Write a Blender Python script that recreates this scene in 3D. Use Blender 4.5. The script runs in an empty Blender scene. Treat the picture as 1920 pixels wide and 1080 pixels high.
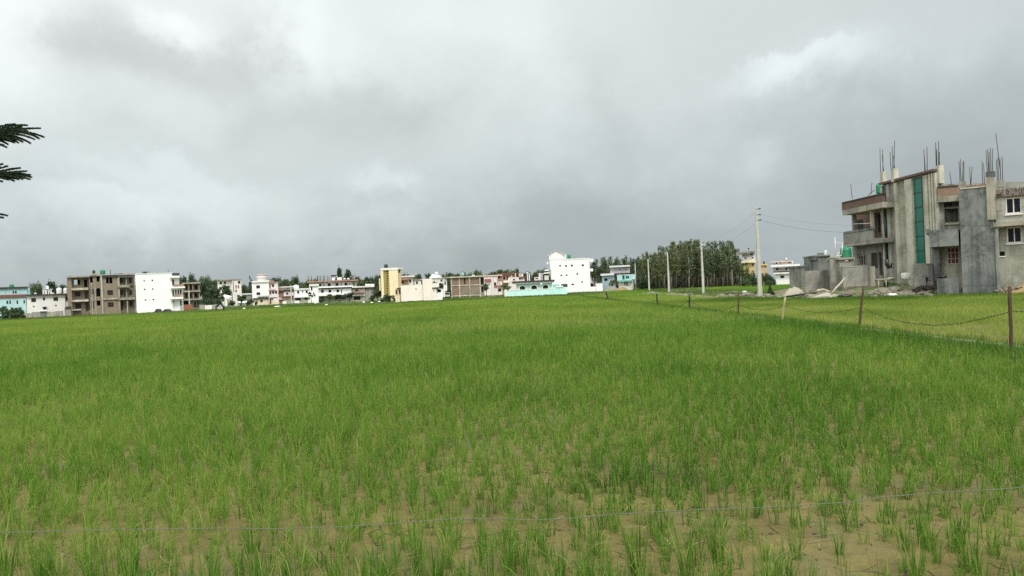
import bpy, math, random
import numpy as np
from mathutils import Vector, Matrix

# ------------------------------------------------------------------ basics
C = bpy.data.collections.new("scene_collection")
bpy.context.scene.collection.children.link(C)
scene = bpy.context.scene
RND = random.Random(7)
NR = np.random.default_rng(11)

HC = 1.85                      # eye height above the paddy
ROLL = math.radians(2.43)
FPX = 1400.0                   # focal length in pixels of a 1920 wide frame
CR, SR = math.cos(ROLL), math.sin(ROLL)

def ray(px, py):
    """direction (x, 1, z) of a point of the view"""
    u = (px - 960) / FPX; v = -(py - 541) / FPX
    return (u * CR + v * SR, 1.0, -u * SR + v * CR)

def at(px, py, D):
    d = ray(px, py)
    return Vector((d[0] * D, D, HC + d[2] * D))

def on_ground(px, py, z=0.0):
    d = ray(px, py)
    t = (z - HC) / d[2]
    return Vector((d[0] * t, t, z))

def tag(o, label=None, cat=None, group=None, kind=None):
    if label: o["label"] = label
    if cat: o["category"] = cat
    if group: o["group"] = group
    if kind: o["kind"] = kind
    return o

def empty(name, loc=(0, 0, 0), label=None, cat=None, group=None):
    o = bpy.data.objects.new(name, None)
    o.empty_display_size = 0.2
    C.objects.link(o); o.location = loc
    return tag(o, label, cat, group)

class MB:
    """collects polygons for one mesh"""
    def __init__(s):
        s.v = []; s.f = []; s.sm = []
    def poly(s, pts, smooth=False):
        n = len(s.v); s.v += [tuple(p) for p in pts]
        s.f.append(tuple(range(n, n + len(pts)))); s.sm.append(smooth)
    def faces(s, pts, faces, smooth=False):
        n = len(s.v); s.v += [tuple(p) for p in pts]
        for f in faces:
            s.f.append(tuple(n + i for i in f)); s.sm.append(smooth)
    def box8(s, p):
        s.faces(p, [(0, 3, 2, 1), (4, 5, 6, 7), (0, 1, 5, 4), (1, 2, 6, 5), (2, 3, 7, 6), (3, 0, 4, 7)])
    def box(s, x0, x1, y0, y1, z0, z1):
        s.box8([(x0, y0, z0), (x1, y0, z0), (x1, y1, z0), (x0, y1, z0), (x0, y0, z1), (x1, y0, z1), (x1, y1, z1), (x0, y1, z1)])
    def tube(s, pts, rad, n=6, cap=True):
        """pts: list of points, rad: radius or list"""
        pts = [Vector(p) for p in pts]
        if not hasattr(rad, "__len__"): rad = [rad] * len(pts)
        rings = []
        for i, p in enumerate(pts):
            a = pts[max(i - 1, 0)]; b = pts[min(i + 1, len(pts) - 1)]
            d = (b - a)
            if d.length < 1e-9: d = Vector((0, 0, 1))
            d.normalize()
            ref = Vector((0, 0, 1)) if abs(d.z) < .9 else Vector((1, 0, 0))
            e1 = d.cross(ref).normalized(); e2 = d.cross(e1)
            rings.append([p + (e1 * math.cos(2 * math.pi * k / n) + e2 * math.sin(2 * math.pi * k / n)) * rad[i] for k in range(n)])
        base = len(s.v)
        for r in rings: s.v += [tuple(q) for q in r]
        for i in range(len(rings) - 1):
            for k in range(n):
                a = base + i * n + k; b = base + i * n + (k + 1) % n
                s.f.append((a, a + n, b + n, b)); s.sm.append(True)
        if cap:
            s.f.append(tuple(base + k for k in range(n))); s.sm.append(False)
            s.f.append(tuple(base + (len(rings) - 1) * n + k for k in reversed(range(n)))); s.sm.append(False)
    def lathe(s, prof, c=(0, 0, 0), n=16):
        """prof: list of (r, z)"""
        base = len(s.v)
        for r, z in prof:
            for k in range(n):
                a = 2 * math.pi * k / n
                s.v.append((c[0] + r * math.cos(a), c[1] + r * math.sin(a), c[2] + z))
        for i in range(len(prof) - 1):
            for k in range(n):
                a = base + i * n + k; b = base + i * n + (k + 1) % n
                s.f.append((a, b, b + n, a + n)); s.sm.append(True)
        s.f.append(tuple(base + (len(prof) - 1) * n + k for k in range(n))); s.sm.append(False)
    def build(s, name, mat, parent=None, off=None):
        me = bpy.data.meshes.new(name)
        v = s.v
        if off is not None: v = [(a[0] - off[0], a[1] - off[1], a[2] - off[2]) for a in v]
        me.from_pydata(v, [], s.f); me.update()
        me.polygons.foreach_set("use_smooth", s.sm)
        if mat: me.materials.append(mat)
        o = bpy.data.objects.new(name, me); C.objects.link(o)
        if parent: o.parent = parent
        return o

def np_mesh(name, V, quads=None, tris=None, attrs=None, mat=None, smooth=False):
    me = bpy.data.meshes.new(name)
    nq = 0 if quads is None else len(quads); nt = 0 if tris is None else len(tris)
    me.vertices.add(len(V)); me.vertices.foreach_set("co", np.ascontiguousarray(V, np.float32).ravel())
    loops = []
    if nq: loops.append(np.asarray(quads, np.int32).ravel())
    if nt: loops.append(np.asarray(tris, np.int32).ravel())
    L = np.concatenate(loops)
    me.loops.add(len(L)); me.loops.foreach_set("vertex_index", L)
    me.polygons.add(nq + nt)
    st = np.concatenate([np.arange(nq) * 4, nq * 4 + np.arange(nt) * 3]).astype(np.int32)
    me.polygons.foreach_set("loop_start", st)
    if smooth: me.polygons.foreach_set("use_smooth", np.ones(nq + nt, bool))
    me.update(calc_edges=True)
    for k, a in (attrs or {}).items():
        at_ = me.attributes.new(k, 'FLOAT', 'POINT'); at_.data.foreach_set("value", np.ascontiguousarray(a, np.float32))
    if mat: me.materials.append(mat)
    o = bpy.data.objects.new(name, me); C.objects.link(o)
    return o

# ------------------------------------------------------------------ node helpers
class NT:
    def __init__(s, tree):
        s.t = tree; s.n = tree.nodes; s.l = tree.links
    def new(s, typ, **kw):
        n = s.n.new(typ)
        for k, v in kw.items(): setattr(n, k, v)
        return n
    def put(s, sock, v):
        if hasattr(v, "is_output"): s.l.new(v, sock)
        elif v is not None:
            if hasattr(sock.default_value, "__len__") and hasattr(v, "__len__") and len(sock.default_value) == 4 and len(v) == 3: v = (*v, 1)
            sock.default_value = v
    def math(s, op, a, b=None, c=None, clamp=False):
        n = s.new("ShaderNodeMath", operation=op); n.use_clamp = clamp
        s.put(n.inputs[0], a)
        if b is not None: s.put(n.inputs[1], b)
        if c is not None: s.put(n.inputs[2], c)
        return n.outputs[0]
    def mix(s, f, a, b, mode='MIX'):
        n = s.new("ShaderNodeMix", data_type='RGBA', blend_type=mode)
        s.put(n.inputs[0], f); s.put(n.inputs[6], a); s.put(n.inputs[7], b)
        return n.outputs[2]
    def noise(s, vec, scale, detail=4, rough=.55, out=0, dist=0):
        n = s.new("ShaderNodeTexNoise"); s.put(n.inputs["Vector"], vec)
        n.inputs["Scale"].default_value = scale; n.inputs["Detail"].default_value = detail
        n.inputs["Roughness"].default_value = rough; n.inputs["Distortion"].default_value = dist
        return n.outputs[out]
    def ramp(s, f, stops, interp='LINEAR'):
        n = s.new("ShaderNodeValToRGB"); n.color_ramp.interpolation = interp
        e = n.color_ramp.elements
        while len(e) < len(stops): e.new(0.5)
        for i, (p, c) in enumerate(stops):
            e[i].position = p; e[i].color = (*c, 1) if hasattr(c, "__len__") else (c, c, c, 1)
        s.put(n.inputs[0], f); return n.outputs[0]
    def mapr(s, v, a, b, c=0., d=1., typ='SMOOTHSTEP'):
        n = s.new("ShaderNodeMapRange", interpolation_type=typ)
        s.put(n.inputs[0], v)
        for i, q in enumerate((a, b, c, d)): s.put(n.inputs[1 + i], q)
        return n.outputs[0]
    def scale(s, vec, sc):
        n = s.new("ShaderNodeVectorMath", operation='MULTIPLY'); s.put(n.inputs[0], vec); n.inputs[1].default_value = sc
        return n.outputs[0]
    def bump(s, h, strength=.3, dist=.02):
        n = s.new("ShaderNodeBump"); s.put(n.inputs["Height"], h)
        n.inputs["Strength"].default_value = strength; n.inputs["Distance"].default_value = dist
        return n.outputs[0]

def new_mat(name):
    m = bpy.data.materials.new(name); m.use_nodes = True
    t = NT(m.node_tree); bs = t.n["Principled BSDF"]
    return m, t, bs

def obj_co(t): return t.new("ShaderNodeTexCoord").outputs["Object"]
def glob_co(t): return t.new("ShaderNodeNewGeometry").outputs["Position"]

MATS = {}
def plaster(name, col, stain=.35, streak=.3, rough=.9, dark=(.10, .10, .09), sc=1.0, joints=0):
    """painted or bare render with blotches and rain streaks (wear, in metres)"""
    if name in MATS: return MATS[name]
    m, t, b = new_mat(name); co = obj_co(t)
    n1 = t.noise(co, .55 * sc, 6, .65)
    n2 = t.noise(t.scale(co, (1.6 * sc, 1.6 * sc, .14 * sc)), 1.0, 5, .6)
    n3 = t.noise(co, 3.2 * sc, 3)
    f1 = t.mapr(n1, .40, .68); f2 = t.mapr(n2, .47, .70)
    c = t.mix(t.math('MULTIPLY', f1, stain), col, dark)
    c = t.mix(t.math('MULTIPLY', f2, streak), c, dark)
    c = t.mix(t.mapr(n3, .3, .7, .0, .12, 'LINEAR'), c, tuple(min(1, q * 1.25) for q in col))
    if joints:                                                   # rough daywork joints of the cement coat, every two metres or so
        sz = t.new("ShaderNodeSeparateXYZ"); t.l.new(co, sz.inputs[0])
        q = t.math('ADD', sz.outputs[2], t.math('MULTIPLY', t.noise(co, 1.3, 4), .55))
        q = t.math('ABSOLUTE', t.math('SUBTRACT', t.math('FRACT', t.math('DIVIDE', q, joints)), .5))
        c = t.mix(t.math('MULTIPLY', t.mapr(q, .018, .0, 0, 1), t.mapr(n1, .4, .6, .15, .8)), c, tuple(k * .45 for k in dark))
        c = t.mix(t.math('MULTIPLY', t.mapr(t.noise(co, 2.7, 5, .7), .5, .7), .35), c, tuple(min(1, k * 1.5) for k in col))
    t.put(b.inputs["Base Color"], c); b.inputs["Roughness"].default_value = rough
    MATS[name] = m; return m

def brick(name, c1, c2, mortar, stain=.3, bw=.24, bh=.085):
    if name in MATS: return MATS[name]
    m, t, b = new_mat(name); co = obj_co(t)
    sx = t.new("ShaderNodeSeparateXYZ"); t.l.new(co, sx.inputs[0])
    cb = t.new("ShaderNodeCombineXYZ"); t.l.new(t.math('ADD', sx.outputs[0], sx.outputs[1]), cb.inputs[0]); t.l.new(sx.outputs[2], cb.inputs[1])
    br = t.new("ShaderNodeTexBrick"); t.l.new(cb.outputs[0], br.inputs["Vector"])
    br.inputs["Scale"].default_value = 1; br.inputs["Brick Width"].default_value = bw; br.inputs["Row Height"].default_value = bh
    br.inputs["Mortar Size"].default_value = .012
    br.inputs["Color1"].default_value = (*c1, 1); br.inputs["Color2"].default_value = (*c2, 1); br.inputs["Mortar"].default_value = (*mortar, 1)
    n1 = t.noise(co, .7, 6, .65)
    c = t.mix(t.math('MULTIPLY', t.mapr(n1, .4, .75), stain), br.outputs[0], (.07, .055, .045))
    n2 = t.noise(co, 5, 3)
    c = t.mix(t.mapr(n2, .35, .7, 0, .3, 'LINEAR'), c, tuple(q * .7 for q in c1))
    t.put(b.inputs["Base Color"], c); b.inputs["Roughness"].default_value = .95
    MATS[name] = m; return m

def plain(name, col, rough=.6, metal=0, var=.2, sc=6):
    if name in MATS: return MATS[name]
    m, t, b = new_mat(name); co = obj_co(t)
    n = t.noise(co, sc, 4)
    c = t.mix(t.mapr(n, .3, .7, 0, var, 'LINEAR'), col, tuple(q * .45 for q in col))
    t.put(b.inputs["Base Color"], c); b.inputs["Roughness"].default_value = rough; b.inputs["Metallic"].default_value = metal
    MATS[name] = m; return m

def leafmat(name, lo, mid, hi, trans=.3, rough=.55, objvar=0.0):
    """foliage: colour by the per-leaf attribute 'tint'"""
    if name in MATS: return MATS[name]
    m, t, b = new_mat(name)
    a = t.new("ShaderNodeAttribute", attribute_name="tint").outputs["Fac"]
    if objvar:
        r = t.new("ShaderNodeObjectInfo").outputs["Random"]
        a = t.math('ADD', a, t.math('MULTIPLY', t.math('SUBTRACT', r, .5), objvar))
    c = t.ramp(a, [(0, lo), (.5, mid), (1, hi)])
    t.put(b.inputs["Base Color"], c); b.inputs["Roughness"].default_value = rough
    b.inputs["Specular IOR Level"].default_value = .12
    tr = t.new("ShaderNodeBsdfTranslucent"); t.put(tr.inputs[0], t.mix(.35, c, (.2, .3, .03)))
    mx = t.new("ShaderNodeMixShader"); mx.inputs[0].default_value = trans
    out = t.n["Material Output"]
    t.l.new(b.outputs[0], mx.inputs[1]); t.l.new(tr.outputs[0], mx.inputs[2]); t.l.new(mx.outputs[0], out.inputs[0])
    MATS[name] = m; return m

# ------------------------------------------------------------------ camera
cam_d = bpy.data.cameras.new("camera"); cam = bpy.data.objects.new("camera", cam_d); C.objects.link(cam)
cam_d.sensor_fit = 'HORIZONTAL'; cam_d.sensor_width = 36; cam_d.lens = 36 * FPX / 1920
cam_d.shift_y = 1 / 1920
cam_d.clip_end = 5000; cam_d.clip_start = .05
cam.matrix_world = Matrix(((CR, SR, 0, 0), (0, 0, -1, 0), (-SR, CR, 0, HC), (0, 0, 0, 1)))
scene.camera = cam

# ------------------------------------------------------------------ sky and light
SUN_EL, SUN_AZ = math.radians(50), math.radians(158)     # azimuth clockwise from +Y: behind the camera, a bit to the right
w = bpy.data.worlds.new("World"); scene.world = w; w.use_nodes = True
t = NT(w.node_tree)
for n in list(t.n): t.n.remove(n)
out = t.new("ShaderNodeOutputWorld")
dirv = t.new("ShaderNodeTexCoord").outputs["Generated"]
sky = t.new("ShaderNodeTexSky", sky_type='NISHITA'); sky.sun_disc = False
sky.sun_elevation = SUN_EL; sky.sun_rotation = SUN_AZ; sky.dust_density = 3; sky.altitude = 100
bg1 = t.new("ShaderNodeBackground"); bg1.inputs[1].default_value = .06
t.l.new(sky.outputs[0], bg1.inputs[0])
sep = t.new("ShaderNodeSeparateXYZ"); t.l.new(dirv, sep.inputs[0])
DX, DY, DZ = sep.outputs
az0 = t.math('ARCTAN2', DX, DY)                                # radians, + to the right
el0 = t.math('ARCSINE', DZ)
# domain warp so that cloud edges are ragged
wn = t.noise(dirv, 3.2, 8, .62, out=1)
ws = t.new("ShaderNodeSeparateXYZ"); t.l.new(wn, ws.inputs[0])
wn2 = t.noise(dirv, 11., 6, .6, out=1)
ws2 = t.new("ShaderNodeSeparateXYZ"); t.l.new(wn2, ws2.inputs[0])
def warped(base, a, b, amp, amp2):
    x = t.math('MULTIPLY_ADD', t.math('SUBTRACT', a, .5), amp, base)
    return t.math('MULTIPLY_ADD', t.math('SUBTRACT', b, .5), amp2, x)
az = warped(az0, ws.outputs[0], ws2.outputs[0], .34, .10)
el = warped(el0, ws.outputs[1], ws2.outputs[1], .20, .07)
lr = t.mapr(az0, -.62, .62, 0, 1, 'LINEAR')
up = t.mapr(el, -.02, .33, 0, 1, 'SMOOTHSTEP')
gain = t.math('SUBTRACT', .375, t.math('MULTIPLY', lr, .205))
lum = t.math('ADD', t.math('SUBTRACT', .385, t.math('MULTIPLY', lr, .03)), t.math('MULTIPLY', up, gain))
def blob(px, py, rx, ry, amp, edge=None):
    """a cloud at a direction: rx, ry in view pixels; edge 'top' gives a crisp upper rim"""
    global lum
    d = ray(px, py); a0 = math.atan2(d[0], 1); e0 = math.atan2(d[2], math.hypot(d[0], 1))
    ax = t.math('DIVIDE', t.math('SUBTRACT', az, a0), rx / FPX)
    ey = t.math('DIVIDE', t.math('SUBTRACT', el, e0), ry / FPX)
    q = t.math('ADD', t.math('MULTIPLY', ax, ax), t.math('MULTIPLY', ey, ey))
    g = t.math('EXPONENT', t.math('MULTIPLY', q, -1.0))
    if edge == 'top':
        g = t.math('MULTIPLY', g, t.mapr(ey, .9, .45, 0, 1))
    lum = t.math('MULTIPLY_ADD', g, amp, lum)
for b_ in [
    (215, 85, 80, 62, -.17), (370, 140, 110, 40, -.14), (470, 95, 40, 70, -.11), (640, 215, 150, 55, -.12), (480, 240, 60, 40, -.05),
    (560, 60, 80, 110, .08), (330, 50, 60, 34, .12), (60, 60, 90, 140, .06), (380, 370, 210, 75, .13, 'top'), (200, 425, 170, 55, .10, 'top'),
    (740, 335, 45, 28, .11), (700, 405, 90, 45, .06, 'top'), (1010, 150, 70, 150, .04), (1500, 145, 105, 34, .13, 'top'), (1600, 130, 120, 45, .08), (1460, 275, 60, 25, .06, 'top'),
    (1000, 410, 330, 60, -.055), (800, 470, 300, 40, -.03), (1780, 270, 260, 110, -.06), (1150, 230, 50, 110, -.04), (900, 40, 200, 60, .05)]:
    blob(*b_)
pl = t.new("ShaderNodeCombineXYZ")                            # streets of cloud: noise on a plane overhead, stretched to the horizon
hz = t.math('ADD', t.math('MAXIMUM', DZ, 0.), .16)
t.l.new(t.math('DIVIDE', DX, hz), pl.inputs[0]); t.l.new(t.math('DIVIDE', DY, hz), pl.inputs[1])
n_a = t.noise(pl.outputs[0], 1.1, 9, .6, dist=.4)
n_b = t.noise(dirv, 5.0, 10, .62, dist=.3)
lum = t.math('MULTIPLY_ADD', t.math('SUBTRACT', n_a, .5), .10, lum)
lum = t.math('MULTIPLY_ADD', t.math('SUBTRACT', n_b, .5), .10, lum)
# the thin bright part of the cloud deck: overhead and round the hidden sun behind the viewer
high = t.mapr(el0, .36, 1.1, 0, 1)
behind = t.mapr(DY, .35, -.7, 0, 1)
lum = t.math('ADD', lum, t.math('MULTIPLY', high, .45))
lum = t.math('ADD', lum, t.math('MULTIPLY', behind, t.mapr(DZ, -.02, .55, .15, .95)))
lum = t.math('MAXIMUM', lum, .1)
tint = t.mix(t.mapr(el, .0, .32), (.885, 1.0, 1.02), (.955, 1.0, .99))
tint = t.mix(lr, tint, t.mix(.5, tint, (.88, 1.0, 1.04)))
vs = t.new("ShaderNodeVectorMath", operation='SCALE'); t.l.new(tint, vs.inputs[0]); t.l.new(lum, vs.inputs[3])
bg2 = t.new("ShaderNodeBackground"); bg2.inputs[1].default_value = 1.0; t.l.new(vs.outputs[0], bg2.inputs[0])
mxs = t.new("ShaderNodeMixShader"); mxs.inputs[0].default_value = .94
t.l.new(bg1.outputs[0], mxs.inputs[1]); t.l.new(bg2.outputs[0], mxs.inputs[2]); t.l.new(mxs.outputs[0], out.inputs[0])

sd = bpy.data.lights.new("sun", 'SUN'); sd.energy = 1.5; sd.angle = math.radians(12); sd.color = (1, .96, .9)
sun = bpy.data.objects.new("sun", sd); C.objects.link(sun)
sv = Vector((math.sin(SUN_AZ) * math.cos(SUN_EL), math.cos(SUN_AZ) * math.cos(SUN_EL), math.sin(SUN_EL)))
sun.rotation_euler = sv.to_track_quat('Z', 'Y').to_euler()

scene.render.engine = 'CYCLES'
scene.view_settings.view_transform = 'Standard'; scene.view_settings.look = 'None'
scene.view_settings.exposure = 0.40; scene.view_settings.gamma = 1
scene.cycles.use_denoising = False; scene.cycles.denoiser = "OPENIMAGEDENOISE"; scene.cycles.denoising_input_passes = "RGB_ALBEDO_NORMAL"
w.cycles.sampling_method = 'MANUAL'; w.cycles.sample_map_resolution = 512
scene.cycles.max_bounces = 6; scene.cycles.transparent_max_bounces = 8
# ------------------------------------------------------------------ ground
def vnoise(x, y, seed=0):
    """smooth value noise (numpy), about 0..1"""
    xi = np.floor(x).astype(np.int64); yi = np.floor(y).astype(np.int64)
    xf = x - xi; yf = y - yi
    u = xf * xf * (3 - 2 * xf); v = yf * yf * (3 - 2 * yf)
    def h(a, b):
        n = (a * 374761393 + b * 668265263 + seed * 974711) & 0x7fffffff
        n = ((n ^ (n >> 13)) * 1274126177) & 0x7fffffff
        return ((n ^ (n >> 16)) & 0xffff) / 65535.0
    return (h(xi, yi) * (1 - u) + h(xi + 1, yi) * u) * (1 - v) + (h(xi, yi + 1) * (1 - u) + h(xi + 1, yi + 1) * u) * v
def fbm(x, y, seed=0, o=4):
    s = 0; a = .5; n = 0
    for i in range(o):
        s = s + a * vnoise(x * 2 ** i, y * 2 ** i, seed + i); n += a; a *= .5
    return s / n

def mud_material():
    m, t, b = new_mat("paddy mud"); co = glob_co(t)
    n1 = t.noise(co, .9, 6, .6); n2 = t.noise(co, 14, 5, .6); n3 = t.noise(co, 55, 3)
    c = t.mix(t.mapr(n1, .3, .7), (.122, .098, .031), (.205, .162, .058))
    c = t.mix(t.mapr(n2, .52, .72, 0, .55), c, (.075, .06, .028))
    vo = t.new("ShaderNodeTexVoronoi", feature='DISTANCE_TO_EDGE'); t.put(vo.inputs["Vector"], t.mix(.12, co, t.noise(co, 3, 3, out=1))); vo.inputs["Scale"].default_value = 5.5
    crack = t.mapr(vo.outputs["Distance"], .0, .035, 1, 0)
    crack = t.math('MULTIPLY', crack, t.mapr(t.noise(co, 1.7, 3), .5, .62))
    c = t.mix(t.math('MULTIPLY', crack, .5), c, (.05, .04, .025))
    c = t.mix(t.mapr(n3, .62, .72, 0, .6), c, (.04, .034, .022))
    wet = t.mapr(t.noise(co, .75, 4, .55), .5, .66)                # standing water in the low spots
    c = t.mix(t.math('MULTIPLY', wet, .35), c, (.10, .085, .05))
    c = t.mix(t.mapr(t.noise(co, 2.3, 5, .65), .50, .74, 0, .35), c, (.085, .10, .028))      # green scum
    t.put(b.inputs["Base Color"], c)
    t.put(b.inputs["Roughness"], t.math('SUBTRACT', .75, t.math('MULTIPLY', wet, .28)))
    b.inputs["Specular IOR Level"].default_value = .18
    hgt = t.math('ADD', n2, t.math('MULTIPLY', crack, -.6))
    bn = t.new("ShaderNodeBump"); bn.inputs["Distance"].default_value = .035
    t.put(bn.inputs["Strength"], t.math('SUBTRACT', 1.0, t.math('MULTIPLY', wet, .8))); t.put(bn.inputs["Height"], hgt)
    t.put(b.inputs["Normal"], bn.outputs[0])
    return m
def earth_material():
    m, t, b = new_mat("rough earth and weeds"); co = glob_co(t)
    n1 = t.noise(co, .35, 6, .65); n2 = t.noise(co, 3, 6, .65)
    c = t.mix(t.mapr(n2, .3, .7), (.20, .17, .12), (.34, .30, .23))
    g = t.mix(t.mapr(n2, .3, .7), (.055, .09, .022), (.11, .16, .04))
    c = t.mix(t.mapr(t.math('ADD', n1, t.math('MULTIPLY', n2, .25)), .52, .66), c, g)
    t.put(b.inputs["Base Color"], c); b.inputs["Roughness"].default_value = .95
    t.put(b.inputs["Normal"], t.bump(n2, .6, .08))
    return m
M_MUD = mud_material(); M_EARTH = earth_material()

mb = MB(); mb.poly([(-900, -200, -.012), (900, -200, -.012), (900, 900, -.012), (-900, 900, -.012)])
tag(mb.build("ground", M_EARTH), kind="structure")

gx = np.concatenate([np.linspace(-16, -7.1, 60), np.linspace(-7, 7, 420), np.linspace(7.1, 16, 60)]); gy = np.concatenate([np.linspace(-3, 3.4, 20), np.linspace(3.5, 10, 240), np.linspace(10.1, 16, 90), np.linspace(16.3, 40, 60)])
X, Y = np.meshgrid(gx, gy)
def mud_z(x, y): return .004 + .05 * fbm(x * 1.3, y * 1.3, 3, 3) * fbm(x * 5, y * 5, 5, 2) + .022 * np.clip(fbm(x * 9, y * 9, 7, 3) - .5, 0, 1) * 2
Z = mud_z(X, Y)
idx = np.arange(X.size).reshape(X.shape)
Q = np.stack([idx[:-1, :-1], idx[:-1, 1:], idx[1:, 1:], idx[1:, :-1]], -1).reshape(-1, 4)
o = np_mesh("paddy_mud", np.stack([X, Y, Z], -1).reshape(-1, 3), quads=Q, mat=M_MUD, smooth=True); tag(o, kind="structure")
mb = MB()
mb.poly([(-260, 39, -.004), (12, 39, -.004), (22, 141, -.004), (-260, 124, -.004)])
mb.poly([(-260, -3, -.004), (-15, -3, -.004), (-15, 39, -.004), (-260, 39, -.004)])
tag(mb.build("field_mud", M_MUD), kind="structure")

# ------------------------------------------------------------------ rice
M_RICE = leafmat("rice leaf", (.030, .088, .012), (.117, .258, .029), (.30, .36, .074), trans=.45, rough=.65)

def blades(n, bx, by, bz, az, h, lean, curl, droop, wid, tint, segs):
    """n blades as ribbons; every argument an array of n"""
    s = np.linspace(0, 1, segs + 1)[None, :]
    off = lean[:, None] * s + curl[:, None] * s ** 2.6
    z = h[:, None] * (s - droop[:, None] * s ** 3.2)
    ca, sa = np.cos(az)[:, None], np.sin(az)[:, None]
    cx = bx[:, None] + ca * off; cy = by[:, None] + sa * off; cz = bz[:, None] + z
    if segs == 1: prof = np.array([[1.0, .0]])
    else: prof = (.55 + .45 * np.minimum(s * 3, 1)) * np.clip(1.02 - s, 0, 1) ** .55
    tw = az + math.pi / 2 + NR.normal(0, .7, n)
    hx = np.cos(tw)[:, None] * wid[:, None] * prof * .5; hy = np.sin(tw)[:, None] * wid[:, None] * prof * .5
    A = np.stack([cx - hx, cy - hy, cz], -1); B = np.stack([cx + hx, cy + hy, cz], -1)
    if segs == 1:
        V = np.stack([A[:, 0], B[:, 0], A[:, 1]], 1).reshape(-1, 3)
        T = np.arange(n * 3).reshape(n, 3)
        return V, None, T, np.repeat(tint, 3)
    V = np.stack([A, B], 2).reshape(n, -1, 3)                         # n, 2(segs+1), 3
    k = V.shape[1]; base = (np.arange(n) * k)[:, None]
    q = np.concatenate([base + np.array([2 * i, 2 * i + 1, 2 * i + 3, 2 * i + 2])[None] for i in range(segs)], 1).reshape(-1, 4)
    tt = np.repeat(tint, k)
    return V.reshape(-1, 3), q, None, tt

def clumps(cx, cy, cz, ch, ct, nb, segs, wid, spread, lean=.22, curlf=.35):
    """blades of clumps at cx, cy; ch height, ct tint, nb blades each"""
    N = len(cx); n = N * nb
    r = lambda: NR.random(n)
    a = r() * 2 * math.pi; rr = spread * np.sqrt(r())
    rep = lambda q: np.repeat(q, nb)
    bx = rep(cx) + np.cos(a) * rr; by = rep(cy) + np.sin(a) * rr
    h = rep(ch) * (.5 + .5 * r())
    az_ = a + NR.normal(0, .8, n)
    ln = h * lean * (.1 + r() ** 1.3); cu = h * curlf * r() ** 2.2; dr = np.clip(r() ** 4 * .55 * (curlf > .2), 0, .5)
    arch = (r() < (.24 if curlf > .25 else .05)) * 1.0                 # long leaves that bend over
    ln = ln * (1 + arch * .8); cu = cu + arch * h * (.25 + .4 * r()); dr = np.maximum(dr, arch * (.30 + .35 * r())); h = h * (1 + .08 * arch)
    ti = np.clip(rep(ct) + NR.normal(0, .19, n) + (r() > .94) * .35 + arch * .38, 0, 1)  # bent leaves tinted paler for the light from above
    return blades(n, bx, by, rep(cz), az_, h, ln, cu, dr, wid * (.6 + .7 * r()), ti, segs)

def merge(parts):
    Vs, Qs, Ts, As, k = [], [], [], [], 0
    for V, q, tr, a in parts:
        Vs.append(V); As.append(a)
        if q is not None: Qs.append(q + k)
        if tr is not None: Ts.append(tr + k)
        k += len(V)
    return np.concatenate(Vs), (np.concatenate(Qs) if Qs else None), (np.concatenate(Ts) if Ts else None), np.concatenate(As)

FENCE_X = 11.1
def in_view(x, y, pad=.06): return (np.abs(x) < (.70 + pad) * y + .8)
def field_tint(x, y):
    """real variety of the crop: long soft patches of deeper and paler plants"""
    p = fbm(x * .16 + 3, y * .085, 21, 4)
    f = fbm(x * .6, y * .5, 31, 3)
    t_ = .54 + (p - .5) * .68 + (f - .5) * .40
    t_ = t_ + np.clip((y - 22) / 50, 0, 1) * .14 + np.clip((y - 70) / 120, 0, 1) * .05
    edge = np.clip(1 - np.abs(FENCE_X - .9 - x) / 1.6, 0, 1) * np.clip((60 - y) / 40, 0, 1)
    return np.clip(t_ - edge * .45, 0.05, 1)
def field_h(x, y): return .30 + .10 * (fbm(x * .35, y * .3, 41, 3) - .5) * 2 + np.clip((y - 6) / 18, 0, 1) * .06
def bare(x, y):
    """1 where plants are missing"""
    b = fbm(x * .55 + 9, y * .45, 51, 3)
    spot = np.exp(-(((x - 2.05) / 1.0) ** 2 + ((y - 5.0) / .5) ** 2)) * .30
    spot += np.exp(-(((x - 1.0) / 1.2) ** 2 + ((y - 8.8) / .9) ** 2)) * .14
    near = np.clip((13 - y) / 9, 0, 1)
    return (b * .75 + spot + near * .05)

# all planted spots of the main paddy near the viewer: rows running away from the road
def grid_pts(y0, y1, dx, dy, jit, xlim=None):
    xs = np.arange(-.78 * y1 - 1, min(.78 * y1 + 1, FENCE_X), dx); ys = np.arange(y0, y1, dy)
    X, Y = np.meshgrid(xs, ys); X = X.ravel(); Y = Y.ravel()
    X = X + NR.normal(0, jit, X.size) + .04 * Y * .3; Y = Y + NR.normal(0, jit * 1.3, Y.size)
    m = in_view(X, Y) & (X < FENCE_X - .15)
    return X[m], Y[m]
x, y = grid_pts(3.9, 6.4, .175, .17, .042); x2, y2 = grid_pts(6.4, 13, .132, .145, .05)
x = np.concatenate([x, x2]); y = np.concatenate([y, y2])
keep = bare(x, y) + NR.random(x.size) * .30 < .87
x, y = x[keep], y[keep]
order = np.argsort(y); x, y = x[order], y[order]
ht, ti = field_h(x, y) * NR.uniform(.55, 1.22, x.size), np.clip(field_tint(x, y) - .07 + NR.normal(0, .11, x.size), 0, 1)
dk = np.exp(-(((x - 1.15) / .55) ** 2 + ((y - 6.6) / .7) ** 2)) * 1.0          # the stronger, blue-green patch
ht = ht * (1 + .3 * dk); ti = np.clip(ti - .4 * dk, .02, 1)
zz = mud_z(x, y) - .01
NEAR = 300
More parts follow.
